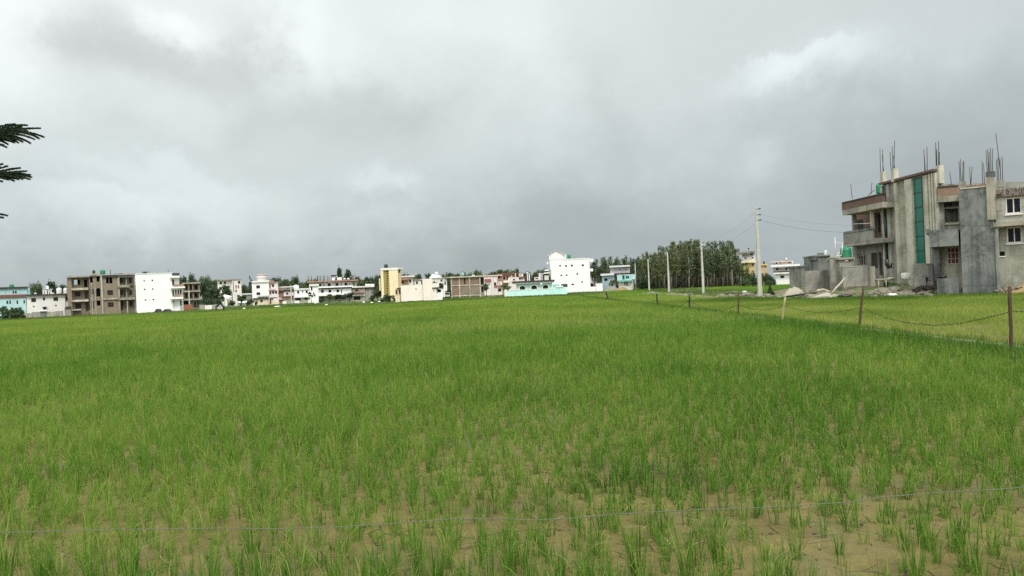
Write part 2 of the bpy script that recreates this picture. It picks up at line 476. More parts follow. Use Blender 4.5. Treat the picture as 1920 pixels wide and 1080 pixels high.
# a dozen plant meshes, copied to the 300 nearest spots
def proto(kind, k):
    one = np.zeros(1)
    if kind == "full": nb, hh, tt = 28 + 2 * (k % 4), .345, .30 + .05 * (k % 4)
    elif kind == "thin": nb, hh, tt = 10 + k % 3, .31, .30 + .06 * (k % 3)
    else: nb, hh, tt = 30, .36, .14
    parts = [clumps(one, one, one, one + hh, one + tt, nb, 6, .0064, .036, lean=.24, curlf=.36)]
    V, q, tr, a = merge(parts)
    o = np_mesh("rice_plant", V, quads=q, attrs={"tint": a}, mat=M_RICE_NEAR)
    C.objects.unlink(o); return o
M_RICE_NEAR = leafmat("rice leaf close", (.024, .075, .010), (.098, .222, .023), (.30, .35, .085), trans=.4, objvar=.18)
PROTO = {"full": [proto("full", k) for k in range(8)], "thin": [proto("thin", k) for k in range(6)], "dark": [proto("dark", k) for k in range(3)]}
LAB = {"full": ("bushy bright green rice plant in the nearest muddy rows of the paddy", "bushy rice plants in the nearest rows"),
       "thin": ("thin young rice plant of few blades in the nearest wet mud", "thin young rice plants in the nearest rows"),
       "dark": ("tall dark blue-green rice plant in the thicker patch near the wire", "dark rice plants in the thicker patch")}
first = True
for i in range(NEAR):
    bare_here = bare(np.array([x[i]]), np.array([y[i]]))[0]
    kind = "dark" if dk[i] > .45 else ("thin" if NR.random() < .14 + (bare_here > .66) * .55 else "full")
    src = PROTO[kind][int(NR.integers(len(PROTO[kind])))]
    o = src.copy(); C.objects.link(o)
    o.name = "rice_plant"
    o.location = (x[i], y[i], zz[i]); s_ = float(ht[i] / .29) * float(NR.uniform(.85, 1.12))
    o.scale = (s_, s_, s_ * float(NR.uniform(.9, 1.1))); o.rotation_euler = (0, 0, float(NR.random() * 6.28))
    tag(o, LAB[kind][0], "rice plant", LAB[kind][1])
for l in PROTO.values():
    for o in l: bpy.data.objects.remove(o)

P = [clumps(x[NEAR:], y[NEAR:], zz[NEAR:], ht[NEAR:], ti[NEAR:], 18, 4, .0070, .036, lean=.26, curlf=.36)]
x, y = grid_pts(13, 30, .155, .17, .06)
keep = bare(x, y) + NR.random(x.size) * .3 < .92; x, y = x[keep], y[keep]
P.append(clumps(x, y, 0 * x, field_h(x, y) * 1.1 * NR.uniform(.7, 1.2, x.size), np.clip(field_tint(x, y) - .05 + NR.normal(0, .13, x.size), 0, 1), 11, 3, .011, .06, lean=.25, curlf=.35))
x, y = grid_pts(30, 70, .28, .32, .1)
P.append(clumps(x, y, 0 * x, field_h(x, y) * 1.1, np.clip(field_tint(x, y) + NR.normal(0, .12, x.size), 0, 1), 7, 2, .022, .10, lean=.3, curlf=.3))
def far_pts(n, y0, y1):
    yy = np.sqrt(NR.random(n) * (y1 ** 2 - y0 ** 2) + y0 ** 2); xx = (NR.random(n) * 1.5 - .75) * yy
    return xx, yy
EDGE_Q = [-.74, -.45, -.40, -.31, -.20, -.15, -.08, -.01, .07, .13, .2]
EDGE_D = [122, 125, 122, 143, 126, 131, 132, 139, 134, 141, 145]
def far_edge(q):          # where the paddy ends in front of the houses, by bearing x / y
    return np.interp(q, EDGE_Q, EDGE_D)
x, y = far_pts(90000, 68, 146)
m = (x < FENCE_X + np.clip(y - 88, 0, 999) * .12 - .2) & (y < far_edge(x / y) - 1.0)
x, y = x[m], y[m]
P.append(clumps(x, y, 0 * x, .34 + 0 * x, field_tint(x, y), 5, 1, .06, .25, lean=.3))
V, q, tr, a = merge(P)
o = np_mesh("rice_field", V, quads=q, tris=tr, attrs={"tint": a}, mat=M_RICE)
tag(o, "dense green young rice covering the wide muddy paddy up to the houses", "rice crop", kind="stuff")

# clods and straw on the mud between the plants
def litter(name, n, y1, verts, label, mat):
    y = np.sqrt(NR.random(n) * (y1 ** 2 - 16) + 16); x = (NR.random(n) * 1.5 - .75) * y
    return x, y
n = 2600; x = NR.uniform(-7, 7, n); y = 4 + NR.random(n) ** 1.4 * 7; m = in_view(x, y); x, y = x[m], y[m]
def rock_np(n, rnd):
    """n lumps: bent cubes of 24 faces"""
    g = np.array([[i, j, k] for i in (-1, 0, 1) for j in (-1, 0, 1) for k in (-1, 0, 1) if (i, j, k) != (0, 0, 0)], float)
    key = {tuple(map(int, p)): a for a, p in enumerate(g)}
    Qs = []
    for ax in range(3):
        for sgn in (-1, 1):
            u, v = [a for a in range(3) if a != ax]
            for i in (-1, 0):
                for j in (-1, 0):
                    c = []
                    for di, dj in ((0, 0), (1, 0), (1, 1), (0, 1)):
                        p = [0, 0, 0]; p[ax] = sgn; p[u] = i + di; p[v] = j + dj; c.append(key[tuple(p)])
                    Qs.append(c if (sgn > 0) == (ax != 1) else c[::-1])
    g = g / np.linalg.norm(g, axis=1, keepdims=True) * .62 + g * .28
    V = np.repeat(g[None], n, 0) * rnd.uniform(.7, 1.25, (n, 26, 1))
    V = V * rnd.uniform(.6, 1.2, (n, 1, 3)) * np.array([1, 1, .7])
    a = rnd.random(n) * 6.28; c, s = np.cos(a)[:, None], np.sin(a)[:, None]
    V = np.stack([V[..., 0] * c - V[..., 1] * s, V[..., 0] * s + V[..., 1] * c, V[..., 2]], -1)
    return V, np.array(Qs)
V, Qr = rock_np(len(x), NR); sz = NR.gamma(2, .0035, len(x)).clip(.003, .016)
V = V * sz[:, None, None] + np.stack([x, y, mud_z(x, y) + sz * .1], -1)[:, None, :]
tag(np_mesh("mud_clods", V.reshape(-1, 3), quads=(Qr[None] + (np.arange(len(x)) * 26)[:, None, None]).reshape(-1, 4), mat=plain("dark wet clod", (.060, .046, .022), .7, 0, .5, 30)), "small dark clods of mud between the rice plants", "mud", kind="stuff")
n = 1500; x = NR.uniform(-7, 7, n); y = 4 + NR.random(n) ** 1.3 * 8; m = in_view(x, y); x, y = x[m], y[m]; n = len(x)
V, q, tr, a = blades(n, x, y, mud_z(x, y) + .006, NR.random(n) * 6.28, NR.uniform(.0, .05, n), NR.uniform(.05, .16, n), NR.uniform(.0, .05, n), NR.uniform(0, .9, n), NR.uniform(.004, .008, n), NR.random(n), 4)
tag(np_mesh("straw_litter", V, quads=q, attrs={"tint": a}, mat=leafmat("dead straw", (.10, .07, .03), (.26, .21, .11), (.42, .38, .24), trans=.1)), "dead straw and fallen pale leaves on the mud", "straw", kind="stuff")
# ------------------------------------------------------------------ raised ground of the yard, the track with the poles
BANK = [(60, 46), (40, 47.2), (28.8, 50.6), (26.2, 52.2), (22.4, 57), (20.2, 64), (23.6, 96), (26, 126), (30, 185)]
def smooth01(q): q = np.clip(q, 0, 1); return q * q * (3 - 2 * q)
def bank_dist(x, y):
    """distance behind the bank line (positive on the side away from the paddy)"""
    best = np.full(np.shape(x), 1e9); sgn = np.ones(np.shape(x))
    for (x0, y0), (x1, y1) in zip(BANK[:-1], BANK[1:]):
        dx, dy = x1 - x0, y1 - y0; L = dx * dx + dy * dy
        tt = np.clip(((x - x0) * dx + (y - y0) * dy) / L, 0, 1)
        d = np.hypot(x - (x0 + tt * dx), y - (y0 + tt * dy))
        s = np.sign((x - x0) * -dy + (y - y0) * dx)
        s = -s
        up_ = d < best - 1e-9
        best = np.where(up_, d, best); sgn = np.where(up_, s, sgn)
    return best * sgn
def land_z(x, y):
    x = np.asarray(x, float); y = np.asarray(y, float)
    d = bank_dist(x, y)
    plat = smooth01((82 - y) / 14) * smooth01((x - 19 - np.clip(y - 60, 0, 99) * .25) / 5)
    rise = smooth01((d + .6) / 4.2) * .80 + smooth01((d - 4.5) / 6) * .55
    track = smooth01((d + 1.5) / 2.5) * smooth01((9 - d) / 4) * .32
    z = np.maximum(rise * plat, track)
    n = (fbm(x * .5, y * .5, 61, 4) - .5) * .5 * smooth01((d + 1.2) / 2) * smooth01((12 - d) / 6)
    return z + n * .55 - .03
def lz(x, y): return float(land_z(np.array([x]), np.array([y]))[0])

gx = np.concatenate([np.linspace(15, 45, 150), np.linspace(46, 75, 20)]); gy = np.concatenate([np.linspace(40, 80, 150), np.linspace(81, 192, 90)])
X, Y = np.meshgrid(gx, gy); Z = land_z(X, Y)
D_ = bank_dist(X, Y); Z = np.where(D_ < -2.2, -.3, Z)
idx = np.arange(X.size).reshape(X.shape)
Q = np.stack([idx[:-1, :-1], idx[:-1, 1:], idx[1:, 1:], idx[1:, :-1]], -1).reshape(-1, 4)
def yard_material():
    m, t, b = new_mat("trodden earth"); co = glob_co(t)
    n1 = t.noise(co, .45, 6, .65); n2 = t.noise(co, 4, 6, .65); n3 = t.noise(co, 18, 4)
    c = t.mix(t.mapr(n2, .3, .7), (.13, .105, .065), (.24, .205, .14))
    c = t.mix(t.mapr(n3, .55, .7, 0, .6), c, (.33, .30, .235))
    g = t.mix(t.mapr(n2, .3, .7), (.05, .085, .02), (.10, .15, .035))
    c = t.mix(t.mapr(t.math('ADD', n1, t.math('MULTIPLY', n2, .2)), .58, .70), c, g)
    t.put(b.inputs["Base Color"], c); b.inputs["Roughness"].default_value = .95
    t.put(b.inputs["Normal"], t.bump(t.math('ADD', n2, n3), .7, .06))
    return m
o = np_mesh("terrain", np.stack([X, Y, Z], -1).reshape(-1, 3), quads=Q, mat=yard_material(), smooth=True); tag(o, kind="structure")

# ------------------------------------------------------------------ the neighbouring paddy over the fence
M_NEIGH = leafmat("pale nursery rice", (.055, .125, .018), (.205, .29, .045), (.36, .40, .11), trans=.4)
n = 95000
yy = np.sqrt(NR.random(n) * (66 ** 2 - 13 ** 2) + 13 ** 2); xx = FENCE_X + .35 + NR.random(n) * 40
d = bank_dist(xx, yy)
m = (xx < .80 * yy + 1) & (d < -.1) & (yy < 66)
x, y = xx[m], yy[m]; d = d[m]
ti = .62 + (fbm(x * .25, y * .15, 71, 4) - .5) * .9
ti = ti - np.clip(1 - (-d) / 7, 0, 1) * .75 + np.clip((y - 40) / 30, 0, 1) * -.15
ti = np.clip(ti, .02, 1)
hh = .24 + np.clip(1 - (-d) / 6, 0, 1) * .14
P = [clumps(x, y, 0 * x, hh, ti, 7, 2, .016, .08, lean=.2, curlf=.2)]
V, q, tr, a = merge(P)
tag(np_mesh("nursery_rice", V, quads=q, tris=tr, attrs={"tint": a}, mat=M_NEIGH), "paler yellow-green rice beyond the wire fence in front of the grey houses", "rice crop", kind="stuff")
mb = MB(); mb.poly([(11.6, 12, -.006), (80, 12, -.006), (80, 70, -.006), (11.6, 70, -.006)])
tag(mb.build("nursery_mud", M_MUD), kind="structure")
# paddies left of the track and right of it, further off
def patch(name, n, fx, y0, y1, label, mat, h0, cond=None, t0=.55, w_=.05, seg=1, spread=.25, nb=5):
    yy = np.sqrt(NR.random(n) * (y1 ** 2 - y0 ** 2) + y0 ** 2); f0, f1 = fx
    xx = f0(yy) + NR.random(n) * (f1(yy) - f0(yy))
    if cond is not None:
        k = cond(xx, yy); xx, yy = xx[k], yy[k]
    ti = np.clip(t0 + (fbm(xx * .1, yy * .06, 81, 4) - .5) * .8, 0, 1)
    V, q, tr, a = merge([clumps(xx, yy, np.maximum(land_z(xx, yy) * (bank_dist(xx, yy) > -1.5) * (yy < 190) * (xx < 70), 0), h0 * (.7 + .5 * NR.random(xx.size)), ti, nb, seg, w_, spread, lean=.3, curlf=.25)])
    return tag(np_mesh(name, V, quads=q, tris=tr, attrs={"tint": a}, mat=mat), label, "rice crop" if "rice" in name else "grass", kind="stuff")
patch("strip_rice", 14000, (lambda y: FENCE_X + .4 + np.clip(y - 88, 0, 99) * .12, lambda y: np.interp(y, [60, 64, 96, 126, 185], [21, 19.6, 23, 25.5, 29.5])), 62, 190,
      "green rice between the wire fence and the track with the poles", M_RICE, .33, t0=.72)
patch("back_rice", 30000, (lambda y: np.interp(y, [64, 96, 126, 190], [29, 31, 33, 40]), lambda y: .66 * y), 72, 185,
      "green rice field beyond the track, before the tall grove", M_RICE, .35, t0=.6, cond=lambda x, y: ~((x > 24) & (y < 78)))
# weeds and grass on the bank, in the yard and along the track
M_WEED = leafmat("weeds", (.028, .065, .014), (.075, .14, .028), (.19, .23, .07), trans=.35)
def weedcond(x, y):
    d = bank_dist(x, y)
    f = fbm(x * .35, y * .35, 91, 4)
    return ((d > -1.2) & (d < .9) & (f > .36)) | ((d > .9) & (d < 16) & (f > .53)) | ((x > 31) & (x < 35) & (y > 52) & (y < 60))
patch("bank_grass", 26000, (lambda y: np.interp(y, [46, 64, 96, 185], [18, 18.5, 22, 28]), lambda y: np.interp(y, [46, 64, 96, 185], [42, 36, 36, 44])), 46, 190,
      "rough grass and weeds on the bank and along the pole track", M_WEED, .22, cond=weedcond, t0=.5, w_=.03, seg=2, spread=.15, nb=8)
patch("bund_grass", 5200, (lambda y: 10.75 + 0 * y, lambda y: 11.7 + 0 * y), 11, 125, "grass growing thick along the narrow bund under the wire fence", M_WEED, .26, t0=.42, w_=.018, seg=2, spread=.10, nb=9)
# weeds along the far rim of the main paddy, in front of the houses
n = 34000
q_ = -.72 + NR.random(n) * .86; yy = far_edge(q_) + 1 + 95 * NR.random(n) ** 1.6; xx = q_ * yy
k = (fbm(xx * .2, yy * .2, 97, 3) > .40) & (yy < 240); xx, yy = xx[k], yy[k]
V, q, tr, a = merge([clumps(xx, yy, 0 * xx, .10 + .28 * fbm(xx * .3, yy * .3, 98, 2), np.clip(.55 + (fbm(xx * .1, yy * .1, 99, 3) - .5), 0, 1), 7, 1, .09, .3, lean=.4)])
tag(np_mesh("rim_grass", V, quads=q, tris=tr, attrs={"tint": a}, mat=M_WEED), "rough grass along the far rim of the paddy before the houses", "grass", kind="stuff")
# the planted earth bund under the fence
mb = MB()
for i in range(60):
    y0, y1 = 8 + i * 2.0, 10 + i * 2.0
    mb.box8([(10.9, y0, -.05), (11.5, y0, -.05), (11.5, y1, -.05), (10.9, y1, -.05), (11.05, y0, .09), (11.35, y0, .09), (11.35, y1, .09), (11.05, y1, .09)])
tag(mb.build("bund_path", M_EARTH), kind="structure")

# ------------------------------------------------------------------ rocks
M_STONE = plaster("pale rubble", (.25, .22, .165), .6, .3, sc=3)
def scatter_rocks(name, xs, ys, size, label, zoff=0, mat=None, flat=1.0):
    n = len(xs); V, Q = rock_np(n, NR)
    V = V * np.array([1, 1, flat])
    zz = land_z(xs, ys) if zoff is not None else 0 * xs
    zz = np.where(bank_dist(xs, ys) > -2.2, zz, 0)
    V = V * size[:, None, None] + np.stack([xs, ys, zz + size * .25 + (zoff or 0)], -1)[:, None, :]
    Qa = (Q[None] + (np.arange(n) * 26)[:, None, None]).reshape(-1, 4)
    o = np_mesh(name, V.reshape(-1, 3), quads=Qa, mat=mat or M_STONE)
    return tag(o, label, "rubble", kind="stuff")
def along(px0, px1, n, D0, D1, sd=.8):
    u = NR.random(n); px = px0 + (px1 - px0) * u; D = D0 + (D1 - D0) * u + NR.normal(0, sd, n)
    return (px - 960 - 20) / FPX * D, D
x1, y1 = along(1455, 1600, 620, 59.5, 53.5, 1.0); s1 = NR.gamma(1.8, .048, x1.size).clip(.04, .42)
scatter_rocks("rubble", x1, y1, s1, "pale broken bricks and stones strewn along the bank before the yard wall")
x1, y1 = along(1310, 1460, 300, 84, 62, 1.3); s1 = NR.gamma(1.8, .055, x1.size).clip(.04, .4)
scatter_rocks("rubble", x1, y1, s1, "loose pale stones on the track round the tall pole")
x1, y1 = along(1225, 1320, 150, 125, 86, 2.0); s1 = NR.gamma(2.0, .09, x1.size).clip(.05, .5)
scatter_rocks("rubble", x1, y1, s1, "line of pale stones on the far track before the grove")
x1, y1 = along(1655, 1765, 380, 51.8, 51.2, .7); s1 = NR.gamma(1.8, .042, x1.size).clip(.03, .34)
scatter_rocks("rubble", x1, y1, s1, "stones and brick bits on the bank before the tall curved house")
x1, y1 = along(1650, 1700, 60, 54, 54, .4); s1 = NR.gamma(3.0, .07, x1.size).clip(.06, .34)
scatter_rocks("rubble", x1, y1, s1, "row of rounded stones at the end of the cement yard wall")

# ------------------------------------------------------------------ concrete poles
M_POLE = plaster("pole concrete", (.50, .48, .41), .25, .25, sc=1.5)
M_IRON = plain("dark iron", (.045, .04, .038), .6, .4)
M_WIREDARK = plain("line wire", (.10, .10, .11), .5, .6)
M_PORC = plain("insulator", (.06, .05, .05), .3)
def pole(px, py_base, py_top, D, wb, wt, label, fittings=True, lean=0.0):
    b = at(px, py_base, D); tz = at(px, py_top, D).z
    r = empty("power_pole", b, label, "power pole", "concrete power poles along the track")
    H = tz - b.z
    mb = MB(); p = [(-wb / 2, -wb * .42, -.5), (wb / 2, -wb * .42, -.5), (wb / 2, wb * .42, -.5), (-wb / 2, wb * .42, -.5),
                    (-wt / 2 + lean, -wt * .42, H), (wt / 2 + lean, -wt * .42, H), (wt / 2 + lean, wt * .42, H), (-wt / 2 + lean, wt * .42, H)]
    mb.box8(p); sh = mb.build("shaft", M_POLE, r)
    bv = sh.modifiers.new("edge", 'BEVEL'); bv.width = wt * .18; bv.segments = 2
    if fittings:
        for k, dz in enumerate((.12, .62, 1.08)):
            mb = MB(); mb.tube([(lean - .02, -wt * .5, H - dz), (lean + .24, -wt * .5 - .04, H - dz)], .022, 6)
            br = mb.build("bracket", M_IRON, r)
            mb = MB(); mb.lathe([(.03, -.06), (.075, -.045), (.075, -.01), (.045, 0), (.075, .015), (.075, .05), (.03, .07)], (lean + .26, -wt * .5 - .05, H - dz), 10)
            mb.build("insulator", M_PORC, br)
    return r, b, H
PT = []
for a in [(1425.5, 555, 389, 64, .36, .17, "tall concrete power pole beside the sand heap, tallest of the line"),
          (1319, 553, 453, 93, .30, .18, "concrete power pole standing against the thickest part of the grove"),
          (1254.5, 549, 473, 123, .30, .18, "concrete power pole at the low end of the grove, by pale stones"),
          (1217.5, 547, 486, 152, .30, .19, "concrete power pole between the cyan house and the grove, second farthest"),
          (1192.8, 545, 494, 182, .31, .20, "farthest concrete power pole, beside the cyan house"),]:
    r, b, H = pole(*a, fittings=a[3] < 110, lean=-.03 if a[3] < 70 else 0)
    PT.append((r, b, H))
def sag_pts(a, b, sag, n=24):
    a, b = Vector(a), Vector(b)
    return [a.lerp(b, i / n) - Vector((0, 0, sag * 4 * (i / n) * (1 - i / n))) for i in range(n + 1)]
def line_wire(a, b, sag, label, r=.009):
    mb = MB(); mb.tube(sag_pts(a, b, sag), r, 5)
    o = mb.build("power_wire", M_WIREDARK); tag(o, label, "power wire", "wires strung from the tall pole"); return o
p1 = PT[0]; top = p1[1] + Vector((.2, -.1, p1[2]))
line_wire(top + Vector((0, 0, -1.08)), at(1600, 436, 58.5), .25, "thin dark wire from the tall pole to the balcony house")
line_wire(top + Vector((0, 0, -.62)), at(1700, 424, 56), .35, "faint upper wire from the tall pole to the green-glazed house", .004)
p2 = PT[1]; top2 = p2[1] + Vector((.2, -.1, p2[2]))
line_wire(top + Vector((0, 0, -1.08)), top2 + Vector((0, 0, -1.08)), .5, "lower wire from the tall pole down to the next pole", .0055)
line_wire(top + Vector((0, 0, -.12)), top2 + Vector((0, 0, -.12)), .5, "upper wire from the tall pole down to the next pole", .0055)

# ------------------------------------------------------------------ fence posts and barbed wire beside the main paddy
M_RUSTPOST = plain("weathered brown wood", (.075, .042, .022), .85, 0, .5, 9)
M_DARKPOST = plain("dark wood", (.028, .024, .02), .85, 0, .5, 9)
M_BAMBOO = plain("pale bamboo", (.34, .30, .15), .6, 0, .4, 9)
M_BARB = plain("rusty wire", (.05, .042, .035), .7, .4, .3, 30)
posts = []
def post(px0, py0, px1, py1, D, rad, mat, label, mark=None):
    """top pixel, base pixel"""
    a = at(px1, py1, D); a.z = -.35; tp = at(px0, py0, D)
    lowp = at(px1, py1, D)
    dirn = (tp - lowp); a = lowp - dirn * (.35 / max(dirn.z, .1))
    a0 = Vector((a.x, a.y, a.z))
    mb = MB()
    n = 7; pts = []; rr = []
    for i in range(n):
        q = a0.lerp(tp, i / (n - 1)) + Vector((RND.uniform(-1, 1), RND.uniform(-1, 1), 0)) * rad * .25
        pts.append(q - a0); rr.append(rad * (1.05 - .12 * i / (n - 1)) * RND.uniform(.93, 1.07))
    mb.tube(pts, rr, 8)
    o = mb.build("fence_post", mat); o.location = a0
    tag(o, label, "fence post", "posts of the barbed wire fence"); posts.append((o, a0, tp)); return o
post(1893, 537, 1897, 662, 16.1, .039, M_RUSTPOST, "brown wooden fence post in front of the earth mound, largest of the line")
post(1619, 537, 1610, 618, 25.0, .042, M_RUSTPOST, "thin rusty brown post leaning before the cement yard wall")
post(1472, 557, 1466, 608, 30, .042, M_BAMBOO, "pale bamboo fence post below the sand heap")
post(1385.5, 549, 1383.5, 595, 36, .038, M_RUSTPOST, "thin brown post with a dark wire knot, next to the pale bamboo post")
post(1293, 552, 1292.5, 583, 46, .052, M_DARKPOST, "dark thick post standing between the sagging wires, below the second pole")
post(1231, 550, 1233, 575, 57, .055, M_DARKPOST, "dark leaning post next beyond the thick dark one")
post(1137, 547, 1139, 563, 86, .085, M_DARKPOST, "farthest dark stub post at the end of the wire")
def barbed(a, b, sag, label, step=.13, r=.006):
    P_ = sag_pts(a, b, sag, 40)
    P_ = [p + Vector((RND.gauss(0, .008), RND.gauss(0, .008), RND.gauss(0, .010))) for p in P_]
    mb = MB(); mb.tube(P_, r * .85, 5)
    L = (Vector(b) - Vector(a)).length; n = int(L / step)
    for i in range(1, n):
        f = i / n * 40; k = int(f); p = P_[k].lerp(P_[min(k + 1, 40)], f - k)
        v = Vector((RND.uniform(-1, 1), RND.uniform(-1, 1), RND.uniform(-1, 1))).normalized() * .028
        mb.tube([p - v, p + v], .004, 4, False)
        v = Vector((RND.uniform(-1, 1), RND.uniform(-1, 1), RND.uniform(-1, 1))).normalized() * .028
        mb.tube([p - v, p + v], .004, 4, False)
    o = mb.build("barbed_wire", M_BARB); tag(o, label, "barbed wire", "strands of the barbed wire fence"); return o
def on_post(i, f): return posts[i][1].lerp(posts[i][2], f)
def pp(i, px, py):
    D = posts[i][1].y; return at(px, py, D)
BW = [(pp(0, 1896, 583), Vector((11.2, 9.5, 1.05)), .12, "barbed strand from the largest post on past the frame"),
      (pp(1, 1617, 577), pp(0, 1894, 584), .42, "long sagging barbed strand between the leaning post and the largest post"),
      (pp(2, 1470, 573), pp(1, 1616, 576), .22, "barbed strand hanging from the pale bamboo post to the leaning post"),
      (pp(3, 1384, 570), pp(2, 1470, 573), .22, "barbed strand between the knotted thin post and the pale bamboo post"),
      (pp(4, 1293, 562), pp(3, 1384, 571), .45, "barbed strand between the thick dark post and the knotted thin post"),
      (pp(5, 1232, 563), pp(4, 1292, 563), .50, "barbed strand between the two nearer dark posts"),
      (pp(6, 1138, 556), pp(5, 1231, 563), .55, "faint barbed strand running off to the farthest stub post")]
for a, b, s_, lb in BW: barbed(a, b, s_, lb, r=.005 + .00009 * max(a.y, 10))

# ------------------------------------------------------------------ the pale twisted wire in front
M_GALV = plain("weathered galvanised wire", (.15, .165, .11), .65, .3, .25, 40)
mb = MB(); ctrl = [(-60, 1001), (0, 998), (70, 997.5), (160, 993.5), (300, 992), (420, 990.5), (520, 991.5), (640, 987.5), (760, 980), (850, 972.5), (930, 972), (1000, 975.5), (1080, 971), (1150, 964), (1250, 958.5),
        (1330, 955), (1420, 952), (1520, 946), (1600, 941), (1640, 934), (1720, 926), (1800, 921), (1870, 918), (1920, 913), (1990, 909)]
cx = [c[0] for c in ctrl]; cy = [c[1] for c in ctrl]
strand = [[], []]
N_ = 900
for i in range(N_ + 1):
    px = -60 + 2050 * i / N_
    py = np.interp(px, cx, cy)
    q = at(px, py, 2.0)
    a = i / N_ * 2 * math.pi * 110
    for k in (0, 1):
        strand[k].append(q + Vector((0, math.cos(a + k * math.pi), math.sin(a + k * math.pi))) * .00075)
ends = [(strand[0][0] + Vector((-2.5, .05, .03))), (strand[0][-1] + Vector((2.5, .02, .05)))]
for k in (0, 1): mb.tube([ends[0]] + strand[k] + [ends[1]], .00075, 5)
tag(mb.build("twisted_wire", M_GALV), "pale twisted wire stretched across the front of the paddy", "wire")

# ------------------------------------------------------------------ feathery twigs reaching in at the side: the tree itself stands out of view
M_FROND = leafmat("backlit feathery leaf", (.004, .008, .004), (.008, .016, .006), (.025, .042, .014), trans=.08)  # near-black leaf colour carries the backlit look against the sky
M_BARK = plaster("bark", (.10, .085, .065), .5, .4, sc=4)
tr_ = empty("feathery_tree", (-4.05, 3.9, 0), "feathery-leaved tree whose leaf tips hang in backlit against the sky", "tree")
mb = MB(); mb.tube([(0, 0, -.2), (.03, .02, 1.2), (-.02, .0, 2.2), (.05, .03, 3.4)], [.09, .075, .055, .03], 8); mb.build("trunk", M_BARK, tr_)
def frond(tip_px, root_px, D, pinnae, name="frond"):
    """a compound leaf: rachis from root to near tip, each pinna a row of tiny leaflets"""
    V, T, A = [], [], []
    O = Vector(tr_.location)
    root = at(*root_px, D) - O
    stem0 = Vector((.0, 0, root.z - .25))
    mb = MB(); mb.tube([stem0, stem0.lerp(root, .5) + Vector((0, 0, .12)), root], [.012, .008, .005], 6)
    br = mb.build("branch", M_BARK, tr_)
    k = 0
    for (sx, sy, mx, my, ex, ey, dy) in pinnae:
        p0 = at(sx, sy, D) - O; p1 = at(mx, my, D + dy * .5) - O; p2 = at(ex, ey, D + dy) - O
        n = 84
        for i in range(n):
            s = i / (n - 1)
            p = p0 * (1 - s) ** 2 + p1 * 2 * s * (1 - s) + p2 * s * s
            tg = ((p1 - p0) * (1 - s) + (p2 - p1) * s).normalized()
            sd_ = tg.cross(Vector((0, 1, 0))).normalized()
            L = .0135 * (1 - .55 * abs(s - .4) ** 1.2) * RND.uniform(.8, 1.1)
            for sg in (-1, 1):
                dv = (sd_ * sg * .55 + tg * .9 + Vector((0, RND.uniform(-.5, .5), 0))).normalized() * L
                wv = tg * .0042
                b_ = len(V); V += [p - wv, p + wv, p + dv + wv * .6, p + dv - wv * .6]; T.append((b_, b_ + 1, b_ + 2, b_ + 3)); A += [RND.random()] * 4
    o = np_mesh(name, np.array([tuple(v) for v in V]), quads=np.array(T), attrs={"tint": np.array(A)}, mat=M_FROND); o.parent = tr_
    mb = MB()
    for (sx, sy, mx, my, ex, ey, dy) in pinnae:
        p0 = at(sx, sy, D) - O; p1 = at(mx, my, D + dy * .5) - O; p2 = at(ex, ey, D + dy) - O
        mb.tube([p0 * (1 - s) ** 2 + p1 * 2 * s * (1 - s) + p2 * s * s for s in [i / 8 for i in range(9)]], [.0022 * (1 - .6 * i / 8) for i in range(9)], 4)
    mb.tube([root, at(pinnae[0][0], pinnae[0][1], D) - O, at(pinnae[-1][0], pinnae[-1][1], D) - O], .003, 5)
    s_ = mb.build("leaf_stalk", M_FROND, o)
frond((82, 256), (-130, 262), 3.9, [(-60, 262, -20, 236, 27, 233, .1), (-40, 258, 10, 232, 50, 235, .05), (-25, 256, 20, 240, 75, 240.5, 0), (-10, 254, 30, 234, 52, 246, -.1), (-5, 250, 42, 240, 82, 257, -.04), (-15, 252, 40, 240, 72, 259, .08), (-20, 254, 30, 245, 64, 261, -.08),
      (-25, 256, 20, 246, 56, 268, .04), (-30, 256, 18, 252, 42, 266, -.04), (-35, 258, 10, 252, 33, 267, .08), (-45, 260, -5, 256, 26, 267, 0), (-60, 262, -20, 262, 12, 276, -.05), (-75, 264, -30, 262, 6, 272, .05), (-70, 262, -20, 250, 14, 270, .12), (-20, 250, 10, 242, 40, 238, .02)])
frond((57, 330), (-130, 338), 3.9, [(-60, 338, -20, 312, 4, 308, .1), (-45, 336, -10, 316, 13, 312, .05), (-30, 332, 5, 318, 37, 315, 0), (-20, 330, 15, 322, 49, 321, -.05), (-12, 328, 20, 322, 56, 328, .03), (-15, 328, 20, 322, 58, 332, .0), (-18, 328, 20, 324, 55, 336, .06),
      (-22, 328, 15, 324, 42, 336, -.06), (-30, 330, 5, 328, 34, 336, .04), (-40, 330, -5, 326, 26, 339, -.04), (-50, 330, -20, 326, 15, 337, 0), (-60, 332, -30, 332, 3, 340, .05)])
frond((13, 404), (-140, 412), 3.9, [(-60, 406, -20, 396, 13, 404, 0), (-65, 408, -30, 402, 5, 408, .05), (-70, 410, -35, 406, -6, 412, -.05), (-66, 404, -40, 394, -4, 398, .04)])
# ------------------------------------------------------------------ trees
M_LEAF = leafmat("tree leaf", (.022, .038, .020), (.058, .088, .046), (.13, .165, .085), trans=.2, objvar=.30)
M_LEAFY = leafmat("light tree leaf", (.052, .080, .034), (.13, .17, .066), (.24, .27, .12), trans=.3, objvar=.25)
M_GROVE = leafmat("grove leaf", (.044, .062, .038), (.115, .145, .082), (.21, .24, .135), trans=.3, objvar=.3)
M_GROVEY = leafmat("pale grove leaf", (.056, .074, .034), (.160, .185, .085), (.28, .295, .14), trans=.32, objvar=.25)
M_TRUNK = plaster("pale bark", (.34, .31, .25), .4, .4, sc=2)
M_TRUNKD = plaster("dark bark", (.07, .055, .04), .4, .4, sc=2)

